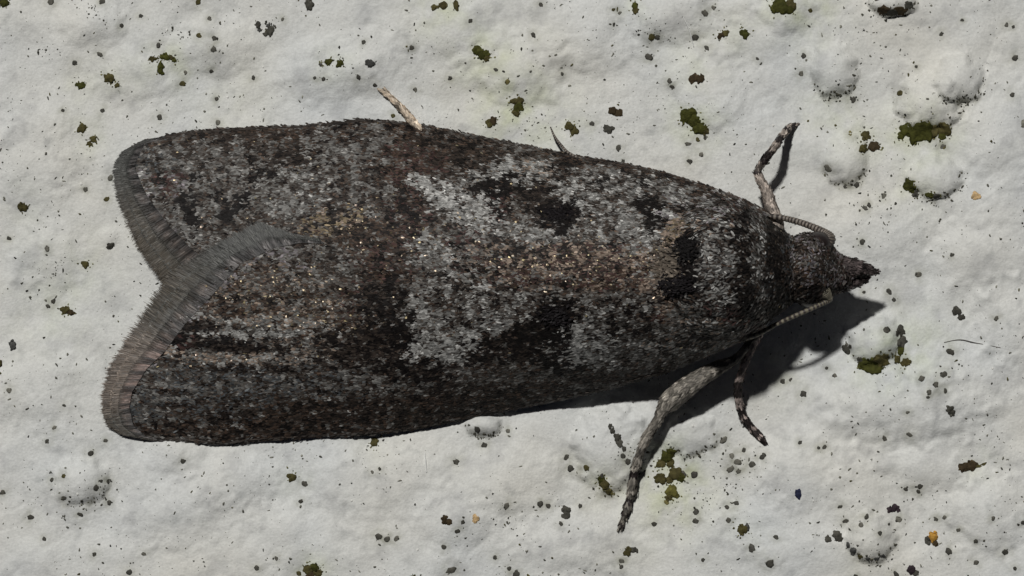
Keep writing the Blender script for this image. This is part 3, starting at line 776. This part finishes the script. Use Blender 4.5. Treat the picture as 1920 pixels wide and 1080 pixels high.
for ch, w in (("M", .33), ("D", .26), ("G", .20), ("B", .12), ("K", .09)):
    BASEMIX[KEYS.index(ch)] = w

def weights(x, y):
    wx = x + 10 * fbm(x / 30, y / 20, 71, 4, 0.6); wy = y + 6 * fbm(x / 28, y / 18, 72, 4, 0.6)
    W = np.repeat(BASEMIX[None, :], len(x), 0) * 2.2
    for (bx, by, rx, ry, an, mix, w), m in zip(BL, _mix):
        a = math.radians(an); ca, sa = math.cos(a), math.sin(a)
        dx = wx - bx; dy = wy - by
        q = ((dx * ca + dy * sa) / rx) ** 2 + ((-dx * sa + dy * ca) / ry) ** 2
        f = 1.8 * w * np.exp(-0.5 * (q * 1.6) ** 1.7)
        W += f[:, None] * m[None, :]
    return W
SPARK = [(1070, 492, 130, 36, .075), (500, 545, 110, 40, .07), (600, 600, 90, 30, .06), (640, 415, 64, 20, .03), (720, 440, 80, 50, .02), (1215, 500, 40, 34, .06), (480, 672, 90, 8, .07), (390, 350, 90, 40, .004), (320, 690, 60, 20, .03), (800, 450, 200, 60, .008), (560, 360, 60, 40, .01)]
def spark_p(x, y):
    p = np.full(len(x), 0.002)
    for sx, sy, rx, ry, w in SPARK:
        p += w * np.exp(-(((x - sx) / rx) ** 2 + ((y - sy) / ry) ** 2))
    return p * (y < 690)

def pigment(x, y, rnd, jit=0.27):
    W = weights(x, y)
    cum = np.cumsum(W, 1); cum /= cum[:, -1:]
    f = 0.80 * fbm(x / 22, y / 13, 131, 4, 0.75) + 0.26 * rnd.normal(0, 1, len(x))
    r = np.empty(len(x)); r[np.argsort(f)] = (np.arange(len(x)) + 0.5) / max(len(x), 1)
    k = (r[:, None] > cum).sum(1)
    k = np.clip(k, 0, len(KEYS) - 1)
    fine = 1.3 * perlin(x / 10, y / 6, 171) + 0.7 * perlin(x / 5, y / 4, 172)
    c = PALV[k] * np.exp(rnd.normal(0, jit, len(x)))[:, None]
    c = c * (0.55 + 0.56 * sstep(-0.75, 0.15, fine) + 0.26 * sstep(0.35, 1.0, fine))[:, None]
    return c
def mean_pigment(x, y):
    W = weights(x, y)
    return (W @ PALV) / W.sum(1)[:, None]

# ---- scale cards laid over any surface
def sample_surface(V, F, dirs, n, rnd, zmin=None):
    A = V[F[:, 0]]; B = V[F[:, 1]]; Cc = V[F[:, 2]]; Dd = V[F[:, 3]]
    tri = np.concatenate([np.stack([F[:, 0], F[:, 1], F[:, 2]], 1), np.stack([F[:, 0], F[:, 2], F[:, 3]], 1)])
    nrm = np.cross(V[tri[:, 1]] - V[tri[:, 0]], V[tri[:, 2]] - V[tri[:, 0]])
    ar = np.linalg.norm(nrm, axis=1)
    ok = ar > 1e-6
    tri, nrm, ar = tri[ok], nrm[ok], ar[ok]
    t = rnd.choice(len(tri), n, p=ar / ar.sum())
    r1 = np.sqrt(rnd.random(n)); r2 = rnd.random(n)
    b = np.stack([1 - r1, r1 * (1 - r2), r1 * r2], 1)
    P = (V[tri[t]] * b[:, :, None]).sum(1)
    N = nrm[t] / ar[t][:, None]
    Dr = (dirs[tri[t]] * b[:, :, None]).sum(1)
    Dr -= N * (Dr * N).sum(1)[:, None]
    Dr /= np.maximum(np.linalg.norm(Dr, axis=1), 1e-6)[:, None]
    return P, N, Dr

def cards(P, N, Dr, L, W, lift, spread, rnd, rollsd=0.20):
    n = len(P)
    a = rnd.normal(0, spread, n)
    Bt = np.cross(N, Dr)
    d = Dr * np.cos(a)[:, None] + Bt * np.sin(a)[:, None]
    s = np.cross(N, d)
    roll = rnd.normal(0, 1, n) * rollsd
    s2 = s * np.cos(roll)[:, None] + N * np.sin(roll)[:, None]
    p0 = P + N * rnd.uniform(0.2, 1.2, n)[:, None]
    dl = d * np.cos(lift)[:, None] + N * np.sin(lift)[:, None]
    dt = d * np.cos(lift * 0.2)[:, None] + N * np.sin(lift * 0.2)[:, None]     # the tip bends back down
    mid = p0 + dl * (L * 0.62)[:, None]
    tip = mid + dt * (L * 0.38)[:, None]
    hw = (W * 0.5)[:, None]
    V = np.stack([p0 - s2 * hw * 0.35, p0 + s2 * hw * 0.35, mid + s2 * hw, tip + s2 * hw * 0.45, tip - s2 * hw * 0.45, mid - s2 * hw], 1).reshape(-1, 3)
    i = np.arange(n)[:, None] * 6
    F = np.concatenate([i + np.array([0, 1, 2, 5]), i + np.array([5, 2, 3, 4])])
    return V, F

def scale_coat(name, V, F, dirs, n, parent, rnd, L=(6.5, 12), W=(2.6, 4.8), lift=(0.0, 0.17), spread=0.32, colfn=None, rows=False, keep=None, sparkle=True):
    P, N, Dr = sample_surface(V, F, dirs, n, rnd)
    if rows:        # scales sit in ragged cross rows
        ph = P[:, 0] - 0.22 * np.abs(P[:, 1] - 505) + 7 * perlin(P[:, 0] / 60, P[:, 1] / 40, 191)
        P = P - Dr * ((np.round(ph / 6.5) * 6.5 - ph) * 0.75)[:, None]
    if keep is not None:
        m = keep(P, N); P, N, Dr = P[m], N[m], Dr[m]
    n = len(P)
    l = rnd.uniform(*L, n); w = rnd.uniform(*W, n); lf = rnd.uniform(*lift, n)
    c = (colfn or (lambda x, y: pigment(x, y, rnd)))(P[:, 0], P[:, 1])
    g = np.zeros(n)
    if sparkle:
        sp = rnd.random(n) < spark_p(P[:, 0], P[:, 1])
        c[sp] = np.array(PAL["S"]) * rnd.uniform(0.75, 1.3, sp.sum())[:, None] * np.stack([np.ones(sp.sum()), rnd.uniform(.92, 1.0, sp.sum()), rnd.uniform(.7, 1.05, sp.sum())], 1)
        g[sp] = 0.7
        l[sp] *= rnd.uniform(0.4, 0.75, sp.sum()); w[sp] *= rnd.uniform(0.75, 1.1, sp.sum()); lf[sp] = rnd.uniform(-0.30, 0.55, sp.sum())
    CV, CF = cards(P, N, Dr, l, w, lf, spread, rnd, np.where(g > 0, 0.45, 0.13))
    me = make_mesh(name, CV, CF, col=np.repeat(c, 6, 0), gloss=np.repeat(g, 6), smooth=False)
    return link(name, me, M_SCALE, parent, kind="stuff")

base_z = float(wall_h(np.array([960.0]), np.array([520.0]))[0])
moth = bpy.data.objects.new("moth", None)
COL.objects.link(moth)
moth.location = unproj(np.array([[900.0, 520.0, base_z]]))[0].tolist()
moth.empty_display_size = 0.1
moth["label"] = "grey and brown mottled moth resting with folded wings on the white wall"
moth["category"] = "moth"
bpy.context.view_layer.update()

def outward(V, F, N_up=True):
    return F

# ---- forewings
for top in (True, False):
    rnd = np.random.default_rng(5 if top else 6)
    V, F, dU = wing_grid(top)
    nz = np.cross(V[F[:, 1]] - V[F[:, 0]], V[F[:, 2]] - V[F[:, 0]])[:, 2].mean()
    if nz < 0:
        F = F[:, ::-1]
    wing = link("forewing", make_mesh("forewing", V, F, col=mean_pigment(V[:, 0], V[:, 1]) * 0.55, flip=True), M_WING, moth,
                label="upper forewing with the long plain grey fringe" if top else "lower forewing overlapping the other, its fringe streaked tan")
    scale_coat("wing_scales", V, F, dU, 105000, wing, rnd, rows=True)
    # shaggy longer scales along the leading edge
    cost = TOP_C if top else BOT_C
    ex = rnd.uniform(300, 1300, 900)
    ey = interp(ex, cost)
    ey = ey + (4 if top else -4)
    P = np.stack([ex, ey, wing_H(ex, ey) + 0.5], 1)
    N = np.tile([0, 0, 1.0], (900, 1)); Dr = np.tile([-1.0, -0.05 if top else 0.05, -0.05], (900, 1)); Dr /= np.linalg.norm(Dr[0])
    CV, CF = cards(P, N, Dr, np.where(np.abs(ex - (668 if top else 480)) < 26, rnd.uniform(14, 30, 900), rnd.uniform(8, 14, 900)), rnd.uniform(2.5, 5, 900), rnd.uniform(-0.1, 0.12, 900), 0.13, rnd)
    c = np.array((0.045, 0.037, 0.032)) * np.exp(rnd.normal(0, .35, 900))[:, None]
    link("edge_scales", make_mesh("edge_scales", CV, CF, col=np.repeat(c, 6, 0), gloss=np.zeros(len(CV)), smooth=False), M_SCALE, wing, kind="stuff")
    # fringe of hairs
    if top:
        inn = [(300, 258), (262, 272), (247, 300), (243, 318), (262, 370), (300, 430), (345, 480), (372, 506)]
        out = [(272, 262), (232, 283), (220, 302), (214, 322), (223, 376), (258, 458), (300, 515), (322, 545)]
    else:
        inn = [(604, 454), (560, 450), (506, 453), (438, 486), (382, 540), (332, 596), (292, 652), (258, 690), (234, 735), (230, 765), (238, 797), (262, 818), (300, 826)]
        out = [(598, 447), (548, 438), (484, 418), (402, 462), (326, 512), (288, 562), (243, 632), (207, 690), (194, 738), (194, 772), (204, 798), (232, 816), (285, 826)]
    def hairs(n, s0, s1, wd, colf, lift0, lift1, jl):
        t = rnd.random(n) * (len(inn) - 1)
        I = np.array(inn, float); O = np.array(out, float)
        k = np.arange(len(inn))
        a = np.stack([np.interp(t, k, I[:, 0]), np.interp(t, k, I[:, 1])], 1)
        tj = np.clip(t + rnd.normal(0, 0.035, n), 0, len(inn) - 1)
        b = np.stack([np.interp(tj, k, O[:, 0]), np.interp(tj, k, O[:, 1])], 1)
        clump = 1 + 0.05 * perlin(t * 9, t * 0, 81) + 0.09 * perlin(t * 27, t * 0 + 2, 82)
        if top:
            clump = clump - 0.55 * np.exp(-((t - 2.72) / 0.05) ** 2) - 0.4 * np.exp(-((t - 1.55) / 0.05) ** 2)
        ext = np.clip(rnd.normal(1.0, jl, n), 0.6, 1.25) * clump
        A = a + (b - a) * s0; Bp = a + (b - a) * (s1 * ext)[:, None]
        mm = (A + Bp) / 2
        off = (11.0 * (1 - np.linspace(0, 1, 50)[np.clip((t / (len(inn) - 1) * 49).astype(int), 0, 49)] ** 1.5) if not top else 0.0)
        def zz(q):
            return wing_H(q[:, 0], q[:, 1]) + off
        z0 = zz(A) + lift0 + rnd.uniform(0, 1.5, n); z1 = zz(mm) + (lift0 + lift1) / 2 + rnd.uniform(0, 1.5, n); z2 = zz(Bp) + lift1 + rnd.uniform(-1, 2, n)
        dd = Bp - A; dd /= np.maximum(np.linalg.norm(dd, axis=1), 1e-6)[:, None]
        pr = np.stack([-dd[:, 1], dd[:, 0]], 1)
        w = wd * rnd.uniform(0.7, 1.3, n)[:, None]
        tilt = rnd.uniform(-0.25, 0.25, n) * w[:, 0]
        def row(q, z, f):
            return np.stack([np.column_stack([q - pr * w * f, z - tilt * f]), np.column_stack([q + pr * w * f, z + tilt * f])], 1)
        V = np.concatenate([row(A, z0, .5), row(mm, z1, .5), row(Bp, z2, .16)], 1).reshape(-1, 3)
        i = np.arange(n)[:, None] * 6
        F = np.concatenate([i + np.array([0, 1, 3, 2]), i + np.array([2, 3, 5, 4])])
        c0, c1, c2 = colf(t, a)
        C = np.stack([c0, c0, c1, c1, c2, c2], 1).reshape(-1, 3)
        return V, F, C
    def tone(t, a):
        n = len(t); j = np.exp(rnd.normal(0, 0.32, n))[:, None] * (1 + 0.25 * perlin(t * 13, t * 0 + 3, 83))[:, None]
        grey = np.array((0.070, 0.071, 0.066)); tan = np.array((0.20, 0.165, 0.138)); brn = np.array((0.085, 0.072, 0.056))
        if top:
            f = sstep(300, 430, a[:, 1])[:, None]
            b0 = grey * 0.85 * j; b2 = (grey * (1 - f) + brn * 1.2 * f) * j
        else:
            f = (sstep(610, 670, a[:, 1]) * sstep(790, 740, a[:, 1]))[:, None]
            e = sstep(480, 560, a[:, 1])[:, None]
            b0 = (grey * (1 - f) + tan * f) * j
            b2 = ((grey * 0.9 * (1 - e) + brn * e) * (1 - f) + tan * 0.85 * f) * j * np.exp(rnd.normal(0, .35, n))[:, None]
        return b0 * 0.9, (b0 + b2) / 2, b2
    def tone_in(t, a):
        b0, b1, b2 = tone(t, a)
        m = (0.30 + 1.5 * sstep(-0.18, 0.22, perlin(t * 3.1, t * 0 + 9, 85)))[:, None] * np.exp(rnd.normal(0, .25, len(t)))[:, None]
        vio = np.array((1.05, 0.95, 1.0))
        return b0 * 0.7 * m * vio, b1 * 0.9 * m * vio, b1 * 0.6
    def tone_line(t, a):
        b0, b1, b2 = tone(t, a)
        return b0 * 1.7, b0 * 2.1, b0 * 1.8
    Vs, Fs, Cs = [], [], []; n0 = 0
    for (n, s0, s1, wd, cf, l0, l1, jl) in [(9000, 0.06, 0.97, 1.5, tone, 0.5, 0.4, 0.085), (8000, 0.02, 0.62, 1.5, tone, 1.0, 1.2, 0.025), (1500, 0.52, 0.66, 1.8, tone_line, 1.3, 1.4, 0.02), (4200, -0.34, 0.24, 2.2, tone_in, 1.8, 2.4, 0.08)]:
        v, f, c = hairs(n, s0, s1, wd, cf, l0, l1, jl)
        Vs.append(v); Fs.append(f + n0); Cs.append(c); n0 += len(v)
    link("fringe", make_mesh("fringe", np.concatenate(Vs), np.concatenate(Fs), col=np.concatenate(Cs), smooth=False), M_HAIR, wing, kind="stuff")

# ---- body: abdomen, thorax, collar and head as one lofted surface along the axis
# x, centre y, half width, bottom z, top z
BODY = [(420, 512, 12, 30, 52), (520, 512, 50, 14, 84), (700, 510, 90, 8, 118), (900, 508, 110, 6, 146), (1080, 507, 115, 6, 168), (1200, 506, 112, 8, 180), (1262, 505, 104, 12, 204), (1300, 505, 120, 20, 226), (1345, 505, 128, 25, 238),
        (1390, 505, 122, 30, 230), (1425, 506, 104, 36, 208), (1452, 507, 84, 42, 184), (1470, 507, 72, 50, 166), (1488, 505, 57, 52, 148), (1508, 504, 63, 52, 158), (1532, 504, 61, 56, 155), (1553, 506, 48, 62, 142), (1570, 510, 34, 68, 126), (1592, 514, 18, 78, 112), (1600, 514, 6, 88, 104)]
nb, mb = 150, 48
q = resample(BODY, nb)
q[:, 3:] *= LIFT(q[:, 0])[:, None]
a = np.linspace(0, 2 * np.pi, mb, endpoint=False)
BX = np.repeat(q[:, 0], mb).reshape(nb, mb)
BY = q[:, 1][:, None] + np.cos(a)[None, :] * q[:, 2][:, None]
BZ = ((q[:, 3] + q[:, 4]) / 2)[:, None] + np.sign(np.sin(a))[None, :] * np.abs(np.sin(a))[None, :] ** 0.85 * ((q[:, 4] - q[:, 3]) / 2)[:, None]
# tegula grooves either side of the thorax
gro = np.exp(-((BY - 421) / 5.0) ** 2) + np.exp(-((BY - 596) / 5.0) ** 2)
BZ = BZ - 9 * gro * ((BX > 1285) & (BX < 1420)) * (np.sin(a)[None, :] > 0)
BV = np.stack([BX, BY, BZ], 2).reshape(-1, 3)
idb = np.arange(nb * mb).reshape(nb, mb)
BF = []
for i in range(nb - 1):
    for j in range(mb):
        BF.append([idb[i, j], idb[i, (j + 1) % mb], idb[i + 1, (j + 1) % mb], idb[i + 1, j]])
BF = np.array(BF)
cen = np.array([1000, 507, 100.0])
fcn = np.cross(BV[BF[:, 1]] - BV[BF[:, 0]], BV[BF[:, 2]] - BV[BF[:, 0]])
if (fcn[:, 2] * (BV[BF].mean(1)[:, 2] - 100)).mean() < 0:
    BF = BF[:, ::-1]
rnd = np.random.default_rng(9)
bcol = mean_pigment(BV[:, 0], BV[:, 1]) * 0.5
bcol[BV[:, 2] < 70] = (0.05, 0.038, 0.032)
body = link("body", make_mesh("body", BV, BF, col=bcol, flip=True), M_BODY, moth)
bd = np.tile([-1.0, 0, 0.0], (len(BV), 1))
scale_coat("thorax_scales", BV, BF, bd, 46000, body, rnd, L=(7, 13), W=(2.6, 4.8), lift=(0.02, 0.40), spread=0.55,
           keep=lambda P, N: (P[:, 0] > 1235) & (P[:, 0] < 1480) & (P[:, 2] > 60), sparkle=True)
scale_coat("head_scales", BV, BF, bd, 90000, body, rnd, L=(7, 15), W=(2.4, 4.6), lift=(0.05, 0.65), spread=1.0, keep=lambda P, N: (P[:, 0] >= 1480) & (P[:, 2] > 60), sparkle=False)
# erect tufts: thorax crest, black wing spots, costa knot
tuft = [(1275, 535, 26, 15, 420, 0.7, (0.012, 0.010, 0.011)), (1290, 466, 18, 22, 360, 0.7, (0.012, 0.011, 0.011)), (1250, 500, 30, 44, 260, 0.5, (0.15, 0.125, 0.10)), (1052, 402, 28, 11, 220, 0.5, (0.012, 0.010, 0.011)), (1045, 592, 26, 16, 240, 0.5, (0.011, 0.009, 0.010))]
TP, TL, TC = [], [], []
for (x, y, rx, ry, n, lf, c) in tuft:
    p = rnd.normal(0, 0.5, (n, 2)) * np.array([rx, ry]) + np.array([x, y])
    z = wing_H(p[:, 0], p[:, 1]) + (8 if y > 505 else 0)
    k = np.clip(np.searchsorted(q[:, 0], p[:, 0]), 0, nb - 1)
    hb = (q[k, 3] + q[k, 4]) / 2 + np.sqrt(np.clip(1 - ((p[:, 1] - q[k, 1]) / q[k, 2]) ** 2, 0, 1)) * (q[k, 4] - q[k, 3]) / 2
    z = np.where(p[:, 0] > 1235, np.maximum(z, hb), z)
    TP.append(np.column_stack([p, z])); TL.append(np.full(n, lf) * rnd.uniform(.5, 1.2, n)); TC.append(np.array(c)[None, :] * np.exp(rnd.normal(0, .3, n))[:, None])
TP = np.concatenate(TP); TL = np.concatenate(TL); TC = np.concatenate(TC); n = len(TP)
CV, CF = cards(TP, np.tile([0, 0, 1.0], (n, 1)), np.tile([-1.0, 0, 0], (n, 1)), rnd.uniform(7, 14, n), rnd.uniform(2.4, 4.6, n), TL, 0.45, rnd)
link("scale_tuft", make_mesh("scale_tuft", CV, CF, col=np.repeat(TC, 6, 0), gloss=np.zeros(len(CV)), smooth=False), M_SCALE, body, kind="stuff")

# ---- eyes
for (x, y, z, r) in [(1534, 455, 150, 27), (1518, 556, 138, 27)]:
    v, f = ICO3
    P = v * np.array([r, r * 0.8, r]) + np.array([x, y, z])
    link("eye", make_mesh("eye", P, f, flip=True), M_EYE, moth)

# ---- palps
def limb(name, path, n, m, colf, coat=0, coat_kw=None, squash=1.0, mat=None, parent=None, label=None, coatname="leg_scales"):
    path = lifted(path)
    if name == "leg":
        path = [(x, y, z, r * 0.62) for x, y, z, r in path]
    V, F, dr, st = tube(path, n, m, squash)
    o = link(name, tube_mesh(name, V, F, colf(st, V)), mat or M_LEG, parent or moth, label=label)
    if coat:
        F4 = F[: (n - 1) * m]
        nn = np.cross(V[F4[:, 1]] - V[F4[:, 0]], V[F4[:, 2]] - V[F4[:, 0]])
        ctr = resample(path, n)[:, :3]
        fcx = V[F4].mean(1) - np.repeat((ctr[:-1] + ctr[1:]) / 2, m, 0)
        if (nn * fcx).sum() < 0:
            F4 = F4[:, ::-1]
        kw = dict(L=(6, 11), W=(2, 3.6), lift=(0.02, 0.2), spread=0.25)
        kw.update(coat_kw or {})
        V2 = V
        st2 = st
        Vd = np.column_stack([V])
        def cf(x, y):
            P = np.column_stack([x, y])
            d = ((ctr[None, :, :2] - P[:, None, :]) ** 2).sum(2)
            s = d.argmin(1) / (n - 1)
            return colf(s, np.column_stack([x, y, y * 0])) * np.exp(rnd.normal(0, 0.32, len(x)))[:, None]
        scale_coat(coatname, V, F4, dr, coat, o, rnd, colfn=cf, sparkle=False, **kw)
    return o

pal_c = lambda s, V: np.repeat(np.array([[0.080, 0.064, 0.062]]), len(s), 0) * (1 - 0.55 * ((s > 0.66) & (s < 0.80)))[:, None] * np.clip(1 + 1.1 * perlin(V[:, 0] / 9, V[:, 1] / 7, 161), 0.25, 2.2)[:, None]
limb("palp", [(1535, 490, 104, 12), (1560, 495, 106, 16), (1585, 501, 104, 18), (1605, 503, 100, 16), (1622, 506, 95, 11), (1642, 509, 88, 3)], 30, 14, pal_c, 900, dict(L=(6, 12), W=(2.4, 4.5), lift=(0.03, 0.35), spread=0.5), label="upper palp, the longer one, its tip pointing ahead", coatname="palp_scales")
limb("palp", [(1535, 530, 94, 13), (1560, 533, 94, 16), (1583, 531, 92, 14), (1602, 528, 90, 11), (1616, 525, 87, 7), (1628, 522, 84, 2)], 30, 14, pal_c, 700, dict(L=(6, 12), W=(2.4, 4.5), lift=(0.03, 0.35), spread=0.5), label="lower palp, the shorter one", coatname="palp_scales")

# ---- antennae
def antenna(path, n, ringn, pale, label):
    path = lifted(path)
    V, F, dr, st = tube(path, n, 10)
    ph = (st * ringn) % 1.0
    ctr = resample(path, n)[:, :3]
    seg = np.concatenate([np.repeat(ctr, 10, 0), ctr[:1], ctr[-1:]])
    V = seg + (V - seg) * (0.92 + 0.12 * np.sin(ph * np.pi))[:, None]
    col = np.where((ph < 0.48)[:, None], np.array(pale)[None, :], np.array([[0.045, 0.036, 0.032]]))
    col[st < 0.03] = (0.06, 0.045, 0.042) if 'upper' in label else (0.20, 0.19, 0.17)
    return link("antenna", tube_mesh("antenna", V, F, col), M_LEG, moth, label=label)
antenna([(1548, 462, 118, 11), (1556, 448, 118, 11), (1546, 437, 112, 8.5), (1520, 424, 102, 6.5), (1490, 414, 92, 6), (1458, 407, 84, 5.5), (1400, 398, 70, 5), (1300, 362, 56, 4.6), (1180, 326, 46, 4.2), (1100, 302, 40, 3.4), (1068, 288, 32, 2.9), (1052, 272, 24, 2.6), (1040, 256, 17, 2.2), (1032, 238, 10, 1.3)],
        420, 62, (0.22, 0.19, 0.16), "upper antenna, running back under the wing edge with its tip sticking out")
antenna([(1540, 535, 132, 11), (1545, 546, 128, 13), (1552, 556, 122, 9), (1554, 562, 120, 6), (1538, 571, 124, 4.6), (1500, 588, 128, 4.2), (1458, 607, 120, 4), (1412, 630, 102, 5), (1360, 640, 70, 4.6), (1270, 645, 50, 4.2), (1150, 655, 30, 3.6), (1060, 670, 22, 2.4)],
        360, 52, (0.21, 0.19, 0.14), "lower antenna with pale rings, lying along the wing edge")

# ---- legs
def banded(lo, hi, bands, t0=(0.20, 0.175, 0.150), dark=(0.035, 0.028, 0.027)):
    def f(s, V):
        c = np.repeat(np.array([t0]), len(s), 0)
        c = c * np.clip(1 + 0.95 * fbm(V[:, 0] / 13 + 3, V[:, 1] / 13, 151, 2), 0.2, 2)[:, None]
        for b0, b1 in bands:
            c[(s > b0) & (s < b1)] = dark
        return c
    return f
W0 = lambda x, y: float(wall_h(np.array([float(x)]), np.array([float(y)]))[0])
limb("leg", [(1462, 452, 74, 15), (1455, 418, 66, 20), (1446, 388, 60, 17), (1436, 356, 60, 14), (1424, 334, 62, 11), (1422, 318, 60, 9.5), (1436, 297, 66, 9.5), (1453, 275, 62, 9.5), (1468, 253, 44 + W0(1468, 255), 9), (1479, 240, 20 + W0(1480, 240), 8.5), (1490, 234, 5 + W0(1490, 233), 5)],
     70, 12, banded(0, 1, [(.42, .47), (.55, .64), (.72, .78), (.83, .88), (.92, .98)], t0=(0.36, 0.31, 0.27)), 1500, dict(L=(6, 11), W=(2.5, 4.5)), label="upper foreleg with dark banded foot")
limb("leg", [(800, 262, 20, 11), (776, 232, 15 + W0(776, 232), 11), (762, 213, 13 + W0(762, 213), 10), (748, 197, 11 + W0(748, 197), 7), (734, 184, 8 + W0(734, 184), 6.5), (722, 173, 6 + W0(722, 173), 7), (714, 168, 4 + W0(714, 168), 3)],
     44, 12, banded(0, 1, [], t0=(0.56, 0.47, 0.37)), 420, dict(L=(6, 11), W=(2.5, 4.5)), label="pale cream hind foot poking out above the upper wing")
limb("leg", [(1430, 610, 80, 10), (1385, 668, 70, 10), (1345, 690, 64, 20), (1308, 712, 58, 26), (1278, 734, 52, 31), (1256, 753, 46, 29), (1242, 771, 43, 17), (1232, 790, 40, 13), (1212, 822, 33, 12), (1198, 855, 24 + W0(1195, 858) * .4, 9.5), (1195, 866, 22 + W0(1195, 858) * .4, 12), (1189, 890, 15 + W0(1187, 900) * .8, 10.5), (1185, 912, 12 + W0(1187, 900) * .8, 12), (1181, 934, 9 + W0(1181, 936), 9), (1177, 948, 8 + W0(1181, 936), 11), (1172, 966, 7 + W0(1172, 966), 8), (1163, 990, 4 + W0(1163, 990), 5)],
     110, 14, banded(0, 1, [(.66, .70), (.80, .845), (.90, .935), (.965, .985)], t0=(0.24, 0.22, 0.19)), 3600, dict(L=(7, 13), W=(2.4, 4.4)), label="long lower middle leg with thick scaly shank")
limb("leg", [(1430, 610, 80, 12), (1405, 660, 66, 11), (1388, 706, 52, 9), (1384, 730, 42, 10), (1386, 756, 30 + W0(1386, 756) * .3, 10), (1394, 780, 18 + W0(1394, 780) * .6, 9), (1408, 800, 9 + W0(1408, 800), 9), (1422, 816, 7 + W0(1422, 816), 9), (1433, 829, 4 + W0(1433, 829), 4)],
     60, 12, banded(0, 1, [(.28, .44), (.53, .60), (.635, .73), (.765, .86), (.89, 1.1)], t0=(0.40, 0.33, 0.30)), 1300, dict(L=(6, 11), W=(2.5, 4.5)), label="lower foreleg with dark and pale bands on the foot")
